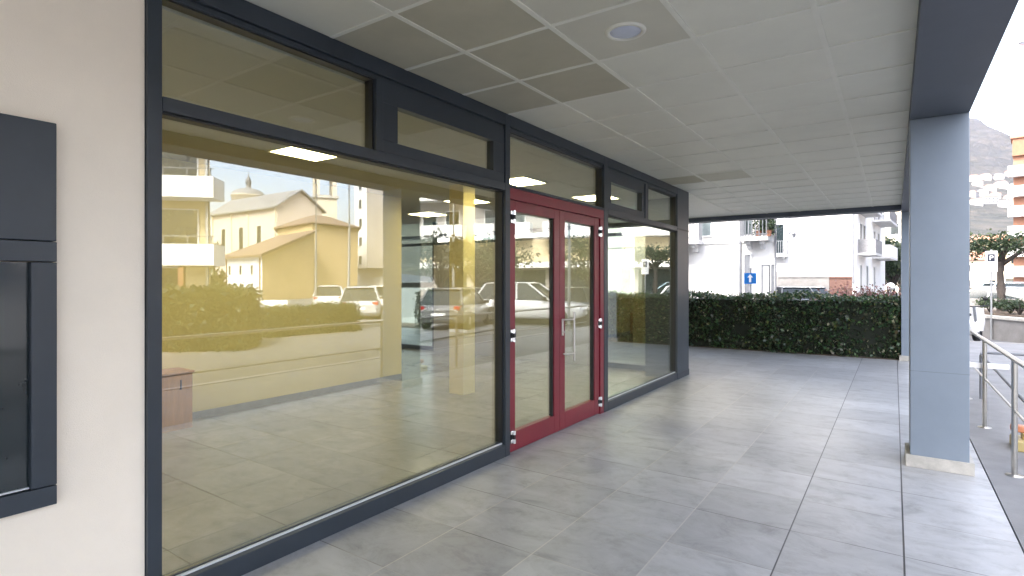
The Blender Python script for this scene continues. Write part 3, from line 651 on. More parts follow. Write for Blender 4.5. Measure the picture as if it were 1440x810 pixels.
# ------------------------------------------------------------------ cars
def car(loc, rz, paint, label, kind='hatch', group='cars parked along the street'):
    L_, W_, H_ = (4.15,1.74,1.48) if kind == 'hatch' else (4.55,1.86,1.68) if kind == 'suv' else (4.5,1.76,1.44)
    t = thing('parked_car', label, 'car', loc, rz, group)
    hl = L_/2; hw = W_/2; zb = .26 if kind == 'suv' else .2; belt = H_*.60
    # lofted body: rings along x, each ring a rounded half section
    xsn = [-hl,-hl+.06,-hl+.35,-1.0,0,.75,hl-.55,hl-.12,hl]
    ztop = [belt-.16,belt+.0,belt+.03,belt+.02,belt,belt-.02,belt-.12,belt-.22,belt-.34]
    zbot = [zb+.22,zb+.12,zb+.04,zb,zb,zb,zb+.02,zb+.08,zb+.18]
    wd = [hw*.80,hw*.92,hw*.99,hw,hw,hw,hw*.98,hw*.88,hw*.72]
    vs = []; n = 12
    for x,zt,z0,ww in zip(xsn,ztop,zbot,wd):
        h = zt-z0
        half = [(ww*.88,z0),(ww*.97,z0+h*.12),(ww,z0+h*.4),(ww*.985,z0+h*.75),(ww*.93,z0+h*.96),(ww*.80,zt)]
        for yy,zz in half: vs.append((x,yy,zz))
        for yy,zz in half[::-1]: vs.append((x,-yy,zz))
    fs = [(i*n+k,i*n+(k+1) % n,(i+1)*n+(k+1) % n,(i+1)*n+k) for i in range(len(xsn)-1) for k in range(n)]
    b = MB().add(vs, fs, 0, True); b.add(vs, [tuple(range(n)), tuple(range((len(xsn)-1)*n,len(xsn)*n))], 0)
    b.build('body', M['car_'+paint], t)
    rear = {'hatch':-hl+.12,'suv':-hl+.10,'sedan':-hl+.62}[kind]; rt = rear+(.42 if kind != 'sedan' else .75)
    cab = [(rear,belt-.01),(rt,H_-.05),(.05,H_-.03),(1.02,belt-.04)]
    def cabin(mb, ins, z1):
        v = []
        for (x,z) in cab:
            ww = hw*.92 if z < belt+.05 else hw*.72
            v += [(x,ww-ins,z),(x,-ww+ins,z)]
        mb.add(v, [(0,2,4,6),(1,7,5,3),(0,1,3,2),(2,3,5,4),(4,5,7,6)], 0); return mb
    cabin(MB(), 0, 0).build('windows', M['dglass'], t)
    rf = MB(); 
    xa, xb = rt-.06, .12
    v = []
    for x,z,ww in ((xa,H_-.055,hw*.70),(xa+.2,H_-.005,hw*.64),(xb-.2,H_+.0,hw*.64),(xb,H_-.045,hw*.70)): v += [(x,ww,z-.01),(x,ww*.86,z+.02),(x,-ww*.86,z+.02),(x,-ww,z-.01)]
    rf.add(v, [(4*i+k,4*i+k+1,4*i+k+5,4*i+k+4) for i in range(3) for k in range(3)], 0, True)
    for k in (-1,1):                       # pillars
        for (x0,z0,x1,z1) in ((1.0,belt-.03,.06,H_-.04),(rear+.02,belt,rt,H_-.05),(-.35,belt,-.42,H_-.04)):
            rf.path([(x0,k*hw*.925,z0),(x1,k*hw*.722,z1)], .035, 6)
    rf.build('roof', M['car_'+paint], t)
    R_ = .32 if kind != 'suv' else .36
    for sx in (1,-1):
        for sy in (1,-1):
            x = sx*L_*.305; y = sy*(hw-.10)
            wh = MB().lathe((x,y,R_), [(R_*.62,-.1),(R_*.95,-.1),(R_,-.07),(R_,.07),(R_*.95,.1),(R_*.62,.1)], 22, 0, 'Y').build('wheel', M['tyre'], t)
            rm = MB().lathe((x,y+sy*.085,R_), [(.02,0.02*sy),(R_*.2,.02*sy),(R_*.6,.012*sy),(R_*.63,-.02*sy)], 20, 0, 'Y'); rm.build('rim', M['rim'], wh)
    for sy in (1,-1):
        MB().box((hl-.23,sy*hw*.50,belt-.38),(hl-.055,sy*hw*.83,belt-.26), bev=.02).build('headlight', M['lampw'], t)
        MB().box((-hl+.01,sy*hw*.62,belt-.16),(-hl+.12,sy*hw*.89,belt-.03), bev=.015).build('tail_light', M['lampr'], t)
        MB().box((.72,sy*(hw*.93),belt+.0),(.9,sy*(hw+.13),belt+.13), bev=.03).build('wing_mirror', M['blackp'], t)
    MB().box((hl-.05,-.26,zb+.2),(hl+.008,.26,zb+.31)).build('number_plate', M['signw'], t)
    MB().box((-hl-.008,-.26,zb+.32),(-hl+.05,.26,zb+.43)).build('number_plate', M['signw'], t)
    return t
q = WY(1102,0,31); car((q.x,31,-.12), PI/2+.5, 'grey', 'grey car parked at the foot of the narrow pale house')
q = WY(1141,0,33); car((q.x,33,-.12), -PI/2+.1, 'dark', 'dark car parked in front of the grey yard wall', 'sedan')

# ------------------------------------------------------------------ right-hand view past the column
pl = thing('planter', 'low rendered stone planter around the old tree', 'planter', (0,0,-.12))
pp = [(1.75,22.9),(3.5,19.6),(8.5,19.2),(8.5,26),(2.0,26)]
MB().prism(pp, 0, .62).build('wall', M['concwall'], pl)
c = sum((Vector((a,b,0)) for a,b in pp), Vector())/5
MB().prism([tuple((Vector((a,b,0))+(Vector((a,b,0))-c).normalized()*.06)[:2]) for a,b in pp], .621, .70).build('coping', M['stone'], pl)
inner = [tuple((Vector((a,b,0))+(c-Vector((a,b,0))).normalized()*.35)[:2]) for a,b in pp]
MB().prism(inner, .7005, .74).build('soil_bed', M['soil'], pl)
q = WY(1409,0,24.2); tree('old_tree', 'old thick-trunked tree with dark uneven leaf clumps in the planter', (q.x,24.2,.60), 2.75, 1.55, .95, 4200, .085, M['dkleaf'], None, .125, 10, 7, .7, .17)
for i,(u,y) in enumerate(((1392,23.4),(1421,22.6),(1434,22.0))):
    q = WY(u,0,y); shrub('low_shrub', ['low dark shrub in the planter below the parking sign','low dark shrub in the planter right of the tree trunk','low dark shrub at the right edge of the planter'][i], (q.x,y,.62), .5, .5, 900, .07, M['dkleaf'], 'low shrubs in the planter')
# back planter wall
tag(MB().box((1.9,27.5,-.12),(9,27.8,.95)).build('garden_wall', M['concwall']), 'grey garden wall behind the planter', 'wall')
# parking sign
q = WY(1394,0,21.6); ps = thing('parking_sign', 'white parking sign with a dark blue P on a thin pole', 'road sign', (q.x,21.6,-.12), -.12)
z0 = WY(1394,382,21.6).z+.12; z1 = WY(1394,353,21.6).z+.12; hw = .14
MB().tube((0,.04,0),(0,.04,z1+.05), .024).build('pole', M['pole'], ps)
MB().box((-hw,-.008,z0),(hw,.008,z1), bev=.003).build('plate', M['signw'], ps)
MB().box((-.08,-.012,z1-.31),(.08,-.0084,z1-.09)).build('symbol_square', M['signdk'], ps)
cu = bpy.data.curves.new('letter', 'FONT'); cu.body = 'P'; cu.size = .20; cu.align_x = 'CENTER'; cu.extrude = .001
to = bpy.data.objects.new('letter', cu); COL.objects.link(to); bpy.context.view_layer.update()
me = bpy.data.meshes.new_from_object(to.evaluated_get(bpy.context.evaluated_depsgraph_get())); bpy.data.objects.remove(to)
lt = bpy.data.objects.new('letter', me); COL.objects.link(lt); lt.parent = ps; me.materials.clear(); me.materials.append(M['signw']); lt.rotation_euler = (PI/2,0,0); lt.location = (0,-.0145,z1-.27)
# scooter
def scooter(loc, rz, label):
    t = thing('scooter', label, 'motor scooter', loc, rz)
    for x in (-.62,.62):
        w_ = MB().lathe((x,0,.23), [(.13,-.05),(.2,-.055),(.23,-.03),(.23,.03),(.2,.055),(.13,.05)], 20, 0, 'Y').build('wheel', M['tyre'], t)
        MB().lathe((x,0,.23), [(.02,-.06),(.128,-.035),(.128,.035),(.02,.06)], 16, 0, 'Y').build('rim', M['rim'], w_)
    sec = [(-.95,.62,.70,.08),(-.75,.42,.78,.17),(-.4,.30,.76,.19),(-.12,.24,.60,.17),(.0,.24,.36,.16),(.3,.26,.36,.16),(.42,.32,.55,.17)]
    vs = []; n = 8
    for x,z0,z1,w_ in sec:
        for k in range(n):
            a = 2*PI*k/n; vs.append((x,math.cos(a)*w_,(z0+z1)/2+math.sin(a)*(z1-z0)/2))
    b = MB().add(vs, [(i*n+k,i*n+(k+1) % n,(i+1)*n+(k+1) % n,(i+1)*n+k) for i in range(len(sec)-1) for k in range(n)]+[tuple(range(n)),tuple(range((len(sec)-1)*n,len(sec)*n))], 0, True); b.build('body', M['car_white'], t)
    MB().prof_y([(.40,.34),(.50,.34),(.62,.62),(.50,.98),(.42,.98),(.52,.62)], -.19, .19).build('leg_shield', M['car_white'], t)
    MB().prof_y([(.42,.42),(.58,.50),(.86,.44),(.80,.38),(.6,.45)], -.07, .07).build('front_mudguard', M['car_white'], t)
    MB().tube((.62,0,.23),(.42,0,1.02), .035).build('fork', M['greyrail'], t)
    MB().path([(.36,-.34,1.06),(.42,-.12,1.02),(.42,.12,1.02),(.36,.34,1.06)], .018).build('handlebar', M['blackp'], t)
    MB().box((-.86,-.14,.765),(-.12,.14,.85), bev=.035).build('seat', M['blackp'], t)
    MB().lathe((.51,0,.94), [(.01,.03),(.06,.03),(.075,0),(.06,-.04)], 14, 0, 'X').build('headlight', M['lampw'], t)
    for s in (1,-1): MB().path([(.39,s*.22,1.04),(.36,s*.27,1.2)], .008).lathe((.36,s*.28,1.25), [(.005,-.012),(.06,-.008),(.06,.008),(.005,.012)], 12, 0, 'X').build('mirror', M['blackp'], t)
    MB().path([(-.1,.12,.22),(-.15,.2,.0)], .012).build('kickstand', M['greyrail'], t); return t
q = WY(1366,0,19.0); scooter((q.x,19.9,-.12), 1.15, 'white motor scooter parked beside the column at the railing')
q = WY(1381,0,30); car((q.x+.1,31,-.12), 2.8, 'white', 'white car parked behind the tree planter')
q = WY(1436,0,34); car((q.x+.6,34,-.12), .2, 'blue', 'pale blue car behind the old tree at the right edge', 'suv')
# apartment block at the right edge
ap = thing('apartment_block', 'salmon apartment block with stacked white balconies at the right edge', 'building', (0,0,-.12))
q0 = WY(1425,0,112).x; qa = Vector((q0,112,0)); qb = Vector((q0+26,108,0)); ob_ = 1.14
MB().prism([qa[:2],qb[:2],(qb.x*ob_,qb.y*ob_),(qa.x*ob_+.2,qa.y*ob_)], 0, 20.6).build('wall', M['salmon'], ap)
fp = on_wall(qa,qb)
for z in (2.6,5.6,8.6,11.6,14.6,17.6):
    for s0,s1 in ((-.6,8.5),(12,20)): add_balcony(ap, fp, s0, s1, 1.5, z, solid='white', slab='white2', h=1.4, brackets=False)
    for s in (2.2,5.8,14,18): add_window(ap, fp, s, z+.05, 1.8, 2.0, False, frame='brownp')
w = MB(); wbox(w, fp, -.1, 2.4, -3, .6, 20.61, 23.2); w.build('roof_loggia', M['brownp'], ap)
w = MB(); wbox(w, fp, 3.2, 25, -2, .3, 20.61, 22.8); w.build('penthouse', M['salmon'], ap)
w = MB(); wbox(w, fp, -.3, 25.4, -3.4, .9, 23.21, 23.5); w.build('roof', M['roofr'], ap)
# banner on a tall pole just right of the frame
bn = thing('banner', 'pale pink banner hanging high at the right edge of the picture', 'banner', (0,0,-.12))
q = WY(1433,90,16.0); zt = WY(1433,60,16).z+.12; zb_ = WY(1433,120,16).z+.12
MB().tube((q.x+.62,16,0),(q.x+.62,16,zt+.2), .05).tube((q.x-.02,16,zt),(q.x+.62,16,zt), .02).build('pole', M['pole'], bn)
cb = MB(); N = 10
vs = [(q.x+i*.054, 16+.03*math.sin(i*.9)+dy, zz) for dy in (0,.006) for zz in (zt-.02,zb_) for i in range(N)]
cb.add(vs, [(i,i+1,N+i+1,N+i) for i in range(N-1)]+[(2*N+i,3*N+i,3*N+i+1,2*N+i+1) for i in range(N-1)], 0, True); cb.build('cloth', M['pinkcloth'], bn)
# hill and mountain as one terrain sheet
def hill_h(x, y):
    t = -x*SN+y*CS
    rt = x/max(y,1)
    ridge = np.interp(rt, [-.6,-.1,.05,.087,.125,.18,.4], [900,1250,1560,1500,1275,1120,800])
    ridge *= 1
    b = np.interp(t, [0,110,160], [0,0,1])
    z = .0002*min(t,ridge)**2-.12
    if t > ridge: z -= (t-ridge)*.35
    n = 6*math.sin(x*.021+y*.013)+4*math.sin(x*.05-y*.031)+2.2*math.sin(x*.11+y*.07)+9*math.sin(x*.009-y*.004)
    return (z+n*min(1,max(0,(t-420)/700)))*b-.8*(1-b)-.3
# houses standing between the planter and the hill
def house(p, w_, d_, h_, wallm, roofm, label, rz=0., group='houses on the hillside', rise=None):
    mb = MB(); rise = rise or w_*.22
    mb.box((-w_/2,-d_/2,-6),(w_/2,d_/2,h_), 0)
    o = .5; e = [(-w_/2-o,-d_/2-o,h_+.01),(w_/2+o,-d_/2-o,h_+.01),(w_/2+o,d_/2+o,h_+.01),(-w_/2-o,d_/2+o,h_+.01),(-w_*.25,0,h_+rise),(w_*.25,0,h_+rise)]
    mb.add(e, [(0,1,5,4),(2,3,4,5),(1,2,5),(3,0,4),(3,2,1,0)], 1)
    nx = max(2,int(w_/3.2)); nz = max(1,int(h_/3.1))
    for i in range(nx):
        for k in range(nz):
            x = -w_/2+(i+.5)*w_/nx; z = .9+k*(h_/nz)
            mb.box((x-.55,-d_/2-.05,z),(x+.55,-d_/2+.05,z+1.5), 2)
    obj = mb.build('house', [M[wallm],M[roofm],M['dglass']]); obj.location = p; obj.rotation_euler.z = rz
    return tag(obj, label, 'house', group)
H0 = lambda t: .0002*t*t if t > 0 else 0
def at(u, t): r = ray(u); return (r[0]*t, r[1]*t, hill_h(r[0]*t, r[1]*t)-1.0)
spec = [
 (1372,130,9,8,7,'cream','roofr','cream house with a red roof just right of the column'),
 (1398,150,10,8,10,'beige','roofr','tall yellow house behind the old tree'),
 (1414,160,9,8,8.5,'hillw','roofr','white house between the yellow house and the apartment block'),
 (1366,190,9,8,8,'hillw','roofr','white house low on the hill against the column'),
 (1384,240,12,9,8,'pinkw','roofr','pink house above the yellow house'),
 (1408,270,12,9,8,'salmon','roofr','reddish house below the wooded slope'),
 (1370,300,11,9,8,'hillg','roof','white house at the foot of the wooded slope'),
]
for (u,t,w_,d_,h_,a,b,l) in spec: house(at(u,t), w_, d_, h_, a, b, l, random.uniform(-.3,.1), 'houses at the foot of the hill')
rows = [(690,(1372,1391,1411,1432)),(770,(1366,1381,1399,1418)),(860,(1374,1392,1408,1427)),(930,(1369,1386,1404,1421))]
words = ['lowest','second','third','topmost']; wc = ['hillw','hillw','cream','hillg','pinkw']
cnt = 0
for r_,(t,us) in enumerate(rows):
    for j,u in enumerate(us):
        tt = t+random.uniform(-15,15)
        house(at(u,tt), random.uniform(10,17), 10, random.uniform(5.5,9), wc[(cnt*3+r_) % 5], ['roofr','roof','roofg'][(cnt) % 3],
              'hillside house in the %s row under the mountain, %s from the column' % (words[r_], ['first','second','third','fourth'][j]), random.uniform(-.5,.4)); cnt += 1
hm = MB(); NX, NY = 150, 130
gx = np.concatenate([np.linspace(-900,-60,40), np.linspace(-50,320,80), np.linspace(340,1100,30)]); gy = np.linspace(110,2150,NY)
vs = [(x,y,hill_h(x,y)) for y in gy for x in gx]; NX = len(gx)
hm.add(vs, [(j*NX+i,j*NX+i+1,(j+1)*NX+i+1,(j+1)*NX+i) for j in range(NY-1) for i in range(NX-1)], 0, True)
def hillmat():
    m, nt, out = newmat('wooded_hill'); L = nt.links.new; b = nd(nt, 'BsdfPrincipled'); b.inputs['Roughness'].default_value = .95; L(b.outputs[0], out.inputs[0])
    tc = nd(nt, 'TexCoord'); n = nd(nt, 'TexNoise'); n.inputs['Scale'].default_value = .035; n.inputs['Detail'].default_value = 8; n.inputs['Roughness'].default_value = .7; L(tc.outputs['Object'], n.inputs['Vector'])
    r = nd(nt, 'ValToRGB'); e = r.color_ramp.elements; e[0].position = .32; e[0].color = (.016,.020,.014,1); e[1].position = .72; e[1].color = (.075,.062,.046,1)
    k = e.new(.5); k.color = (.035,.034,.024,1); L(n.outputs[0], r.inputs[0]); L(r.outputs[0], b.inputs['Base Color'])
    n2 = nd(nt, 'TexNoise'); n2.inputs['Scale'].default_value = .12; n2.inputs['Detail'].default_value = 5; L(tc.outputs['Object'], n2.inputs['Vector'])
    bp = nd(nt, 'Bump'); bp.inputs['Strength'].default_value = 1; bp.inputs['Distance'].default_value = 8; L(n2.outputs[0], bp.inputs['Height']); L(bp.outputs[0], b.inputs['Normal']); return m
hm.build('hill', hillmat())['kind'] = 'structure'

# ------------------------------------------------------------------ across the street: what the glass reflects
GZ = -.12
# balcony building at the left end
bb = thing('balcony_building', 'cream apartment building with solid white balconies reflected at the left of the glass', 'building', (0,0,GZ))
pa, pb = R(60,0,23), R(297,0,24); back = (pa-pb).normalized(); nrm = Vector((-back.y,back.x,0)); nrm = nrm if nrm.dot(pb-Vector((2*XF,0,0))) > 0 else -nrm
VC = Vector((2*XF,0,0)); far = [pa+nrm*10, Vector((VC.x+(pb.x-VC.x)*1.5+.0, (pb.y-VC.y)*1.5-.6, 0))]
MB().prism([(pb.x,pb.y),(pa.x,pa.y),(far[0].x,far[0].y),(far[1].x,far[1].y)], 0, 15).build('wall', M['beige'], bb)
fbb = on_wall((pa.x,pa.y),(pb.x,pb.y))
if fbb[2].dot(nrm) > 0: fbb = on_wall((pb.x,pb.y),(pa.x,pa.y))
Lbb = fbb[3]
# which end is the pb end
pb_is0 = (fbb[0]-Vector((pb.x,pb.y,0))).length < .1
for z in (2.55,5.35,8.15):
    s0, s1 = (-.6,Lbb) if pb_is0 else (0,Lbb+.6)
    o = add_balcony(bb, fbb, s0, s1, 1.3, z, solid='white2', slab='white2', h=.72, brackets=False)
    r_ = MB(); wbox(r_, fbb, s0, s1, 1.22, 1.26, z+1.02, z+1.06)
    for s in np.arange(s0+.1,s1,.9): wbox(r_, fbb, s, s+.04, 1.22, 1.26, z+.7205, z+1.0195)
    r_.build('railing', M['greyrail'], o)
    for s in np.arange(1.2,Lbb-1,3.0): add_window(bb, fbb, s, z+.05, 1.4, 2.2, False)
for s in (.6,4.2): 
    w = MB(); wbox(w, fbb, s, s+.2, 1.0, 1.2, 0, 2.35); w.build('pillar', M['brownp'], bb)
for s in (2.0,5.5): add_window(bb, fbb, s, .3, 1.9, 2.0, False)
# rounded hedge
h0, h1 = R(357,0,14.6), R(180,0,14.0)
hedge('clipped_bush', 'broad clipped bush across the street reflected low in the left of the glass', (h0.x,h0.y), (h1.x,h1.y), 1.6, 1.42, 16000, .10, M['hedge2'], rough=.08, cat='bush').location.z = GZ
h0, h1 = R(500,0,19.5), R(373,0,17)
hedge('low_hedge', 'low dark hedge across the street, reflected right of the clipped bush', (h0.x,h0.y), (h1.x,h1.y), .8, .85, 9000, .08, M['dkleaf'], rough=.06).location.z = GZ
q = R(305,0,40); tree('cypress', 'small pointed cypress reflected beside the grey church house', (q.x,q.y,GZ), 4.8, .5, .55, 2200, .16, M['dkleaf'], None, .08, 20, 4, 2.2)
q = R(388,435,22); bl = thing('billboard', 'white notice board across the street above the low hedge', 'notice board', (q.x,q.y,GZ), math.atan2(q.y,q.x)-PI/2)
MB().box((-.52,-.02,q.z-.35+.12),(.52,.02,q.z+.36+.12), bev=.004).build('panel', M['signw'], bl); MB().tube((-.4,.05,0),(-.4,.05,q.z+.4), .03).tube((.4,.05,0),(.4,.05,q.z+.4), .03).build('post', M['pole'], bl)
# church
ch = thing('church', 'pale church with a domed lantern and gabled nave reflected in the display window', 'church', (0,0,GZ))
P0, P1, P2 = R(297,295,104), R(391,289,92), R(452,292,99)
P3 = P0+(P2-P1); ez = P1.z+.12; az = R(421,268,95).z+.12
mb = MB(); mb.prism([(P0.x,P0.y),(P1.x,P1.y),(P2.x,P2.y),(P3.x,P3.y)], 0, ez)
def mid(a,b): return (a+b)/2
A1 = mid(P1,P2); A0 = mid(P0,P3)
mb.add([(P1.x,P1.y,ez),(P2.x,P2.y,ez),(A1.x,A1.y,az-.1)], [(0,1,2)]); mb.add([(P0.x,P0.y,ez),(P3.x,P3.y,ez),(A0.x,A0.y,az-.1)], [(0,2,1)])
mb.build('wall', M['pinkw'], ch)
def gable_roof(root, P0, P1, P2, P3, ez, az, m, th=.3, ov=.6):
    A1 = mid(P1,P2); A0 = mid(P0,P3); dx = (Vector((P1.x,P1.y,0))-Vector((P0.x,P0.y,0))).normalized()*ov; dy = (Vector((P2.x,P2.y,0))-Vector((P1.x,P1.y,0))).normalized()*ov
    sl = (az-ez)/((Vector((P2.x,P2.y))-Vector((P1.x,P1.y))).length/2)*ov
    def V(p,ex,ey,z): q = Vector((p.x,p.y,0))+dx*ex+dy*ey; return (q.x,q.y,z)
    v = []
    for dz in (0,th): v += [V(P0,-1,-1,ez-sl+dz),V(P1,1,-1,ez-sl+dz),V(A1,1,0,az+dz),V(A0,-1,0,az+dz),V(P3,-1,1,ez-sl+dz),V(P2,1,1,ez-sl+dz)]
    mb = MB().add(v, [(6,7,8,9),(9,8,11,10),(0,3,2,1),(3,4,5,2),(0,1,7,6),(1,2,8,7),(2,5,11,8),(5,4,10,11),(4,3,9,10),(3,0,6,9)]); return mb.build('roof', M[m], root)
gable_roof(ch, P0,P1,P2,P3, ez+.02, az, 'roofg')
fch = on_wall((P0.x,P0.y),(P1.x,P1.y)); fch = fch if fch[2].dot(Vector((-1,-.3,0))) > 0 else on_wall((P1.x,P1.y),(P0.x,P0.y)); Lch = fch[3]
for s in (.25,.52,.8): add_window(ch, fch, Lch*s, ez-7.2, 1.3, 4.2, False)
w = MB()
for s in (.01,.4,.66,.97): wbox(w, fch, Lch*s, Lch*s+.35, .002, .25, 0, ez-.3)
w.build('pilaster', M['cream'], ch)
dc = R(350,0,112); dz = R(350,281,112).z
MB().lathe((dc.x,dc.y,0), [(3.1,dz-5),(3.1,dz+.6),(3.3,dz+.7),(3.3,dz+1.0)], 24).build('drum', M['cream'], ch)
MB().lathe((dc.x,dc.y,0), [(3.25,dz+1.01)]+[(3.2*math.cos(a),dz+1.0+1.5*math.sin(a)) for a in np.linspace(0,1.35,8)]+[(.5,dz+2.7),(.5,dz+3.5),(.65,dz+3.6),(.05,dz+5.2)], 24).build('dome', M['roofg'], ch)
w = MB(); MB().tube((dc.x,dc.y,dz+5.1),(dc.x,dc.y,dz+6.3), .06).tube((dc.x-.3,dc.y,dz+5.9),(dc.x+.3,dc.y,dz+5.9), .05).build('cross', M['greyrail'], ch)
# bell tower
bt = thing('bell_tower', 'cream bell tower reflected to the right of the church gable', 'tower', (0,0,GZ))
q = R(456,0,118); ang = .5; wt = 2.15
def sq(r): return [(q.x+r*math.cos(ang+PI/4+k*PI/2)*1.414, q.y+r*math.sin(ang+PI/4+k*PI/2)*1.414) for k in range(4)]
MB().prism(sq(wt), 0, 19.2).build('shaft', M['cream'], bt); MB().prism(sq(wt+.35), 19.21, 19.8).prism(sq(wt+.3), 24.6, 25.1).build('cornice', M['stone'], bt)
be = MB()
for k in range(4):
    c_ = sq(wt-.45)[k]; be.prism([(c_[0]+.6*math.cos(ang+PI/4+j*PI/2), c_[1]+.6*math.sin(ang+PI/4+j*PI/2)) for j in range(4)], 19.81, 24.59)
be.build('belfry', M['cream'], bt); MB().prism(sq(wt*.9), 25.11, 27.5).build('attic', M['cream'], bt)
r_ = MB(); s4 = sq(wt*1.0); r_.add([(p[0],p[1],27.51) for p in s4]+[(q.x,q.y,31)], [(0,1,4),(1,2,4),(2,3,4),(3,0,4),(3,2,1,0)]); r_.build('roof', M['roof'], bt)
# ochre hall with low roof
yh = thing('church_hall', 'ochre church hall with a low brown roof in front of the church', 'building', (0,0,GZ))
Y0_, Y1_, Y2_ = R(392,318,66), R(440,316,60), R(504,316,66)
bk = (Vector((Y1_.x,Y1_.y,0))-Vector((2*XF,0,0))).normalized()*12
pts = [(Y0_.x,Y0_.y),(Y1_.x,Y1_.y),(Y2_.x,Y2_.y),(Y2_.x+bk.x,Y2_.y+bk.y),(Y0_.x+bk.x,Y0_.y+bk.y)]
ezh = R(440,317,62).z+.12
MB().prism(pts, 0, ezh).build('wall', M['orangew'], yh); hip_roof(yh, pts, ezh+.01, 1.6, .5, 'roof')
MB().prism([(a*1.0,b) for a,b in [tuple((Vector((p[0],p[1],0)))[:2]) for p in pts]], ezh-.001, ezh).build('eaves', M['cream'], yh)
# lower grey church house with lean-to roof
lh = thing('church_house', 'lower grey house with a sloping brown roof and small windows before the church hall', 'building', (0,0,GZ))
B_, C_, D_ = R(316,362,55), R(370,362,50), R(442,328,57)
E_ = R(392,330,64); zb0 = B_.z+.12; zd = R(442,328,57).z+.12
mb = MB()
mb.add([(B_.x,B_.y,0),(C_.x,C_.y,0),(D_.x,D_.y,0),(E_.x,E_.y,0),(B_.x,B_.y,zb0),(C_.x,C_.y,zb0),(D_.x,D_.y,zd),(E_.x,E_.y,zd)], [(0,1,5,4),(2,3,7,6),(3,0,4,7),(4,5,6,7),(3,2,1,0)], 0)
mb.add([(C_.x,C_.y,0),(D_.x,D_.y,0),(D_.x,D_.y,zd),(C_.x,C_.y,zb0)], [(0,1,2,3)], 1)
mb.build('wall', [M['white2'],M['orangew']], lh)
ctr = (B_+C_+D_+E_)/4; ex = lambda p,z: Vector((p.x+(p.x-ctr.x)*.12, p.y+(p.y-ctr.y)*.12, z))
v = [ex(B_,zb0-.15),ex(C_,zb0-.15),ex(D_,zd+.25),ex(E_,zd+.25)]; v += [Vector(p)+Vector((0,0,.22)) for p in v]
MB().add(v, [(3,2,1,0),(4,5,6,7),(0,1,5,4),(1,2,6,5),(2,3,7,6),(3,0,4,7)]).build('roof', M['roof'], lh)
flh = on_wall((B_.x,B_.y),(C_.x,C_.y)); flh = flh if flh[2].dot(Vector((-1,-.3,0))) > 0 else on_wall((C_.x,C_.y),(B_.x,B_.y))
for s in (.25,.55,.85):
    for z in (.7,2.4): add_window(lh, flh, flh[3]*s, z, .42, .85, False)
# tower block
tb_ = thing('tower_block', 'grey tower block with a white strip of windows reflected beside the church hall', 'building', (0,0,GZ))
T0, T1, T2 = R(499,0,82), R(517,0,78), R(556,0,80); off = (Vector((T1.x,T1.y,0))-Vector((2*XF,0,0))).normalized()*14
MB().prism([(T1.x,T1.y),(T2.x,T2.y),(T2.x+off.x,T2.y+off.y),(T1.x+off.x,T1.y+off.y)], 3.6, 26).build('wall', M['greyb'], tb_)
MB().prism([(T0.x,T0.y),(T1.x,T1.y),(T1.x+off.x*.9,T1.y+off.y*.9),(T0.x+off.x*.9,T0.y+off.y*.9)], 3.6, 25).build('stair_strip', M['white'], tb_)
MB().prism([(T0.x,T0.y),(T2.x,T2.y),(T2.x+off.x,T2.y+off.y),(T0.x+off.x,T0.y+off.y)], 0, 3.59).build('ground_floor', M['white2'], tb_)
ft = on_wall((T0.x,T0.y),(T1.x,T1.y)); ft = ft if ft[2].dot(off) < 0 else on_wall((T1.x,T1.y),(T0.x,T0.y))
for z in np.arange(4.2,24,2.7): add_window(tb_, ft, ft[3]*.5, z, 1.1, 1.2, False)
# long commercial building on the far side, right part of the glass
kk = thing('shop_building', 'beige building with white balconies above dark shop windows reflected in the red doors', 'building', (0,0,GZ))
K0, K1 = R(590,0,44), R(960,0,39); ko = Vector((.6,.8,0))*12
MB().prism([(K0.x,K0.y),(K1.x,K1.y),(K1.x+ko.x,K1.y+ko.y),(K0.x+ko.x,K0.y+ko.y)], 0, 16).build('wall', M['greyb'], kk)
fk = on_wall((K0.x,K0.y),(K1.x,K1.y)); fk = fk if fk[2].dot(ko) < 0 else on_wall((K1.x,K1.y),(K0.x,K0.y)); Lk = fk[3]
w = MB(); wbox(w, fk, 0, Lk, .002, .06, 3.2, 4.9); w.build('wall_band', M['beige'], kk)
w = MB(); wbox(w, fk, 0, Lk, .002, .9, 2.75, 3.18); w.build('canopy', M['white'], kk)
for s in np.arange(.4,Lk-2.6,3.1):
    w = MB(); wbox(w, fk, s, s+2.5, .002, .03, .35, 2.6); w.build('shop_window', M['dglass'], kk)
for k,s in enumerate(np.arange(.3,Lk-4,5.2)):
    for z in (5.1,8.1): add_balcony(kk, fk, s, s+4.2, 1.2, z, solid='white', slab='white2', h=.95, brackets=False)
    for z in (5.2,8.2,11.2): add_window(kk, fk, s+1.2, z, 1.1, 2.0, False); add_window(kk, fk, s+3.1, z, 1.1, 2.0, False)
for i,(u,t,h) in enumerate(((446,31,7.5),(493,27,7.0),(640,29,7.5))):
    q = R(u,0,t); l_ = thing('street_lamp', ['slim street lamp reflected in front of the church hall','slim street lamp reflected beside the parked silver hatchback','slim street lamp reflected before the shop building'][i], 'street lamp', (q.x,q.y,GZ), math.atan2(-q.y,-q.x), 'street lamps across the street')
    MB().path([(0,0,0),(0,0,h*.5),(0,0,h-.4),(.15,0,h-.1),(.7,0,h)], [.075,.06,.045,.04,.03], 8).build('pole', M['pole'], l_); MB().box((.6,-.11,h-.05),(1.15,.11,h+.05), bev=.03).build('lamp_head', M['greyrail'], l_)
w = MB(); wbox(w, fbb, .05, .15, .002, .11, 0, 14.8); w.build('downpipe', M['pole'], bb)
for s_ in (.04,.93):
    w = MB(); wbox(w, flh, flh[3]*s_, flh[3]*s_+.09, .002, .1, 0, zb0-.2); w.build('downpipe', M['brownp'], lh)
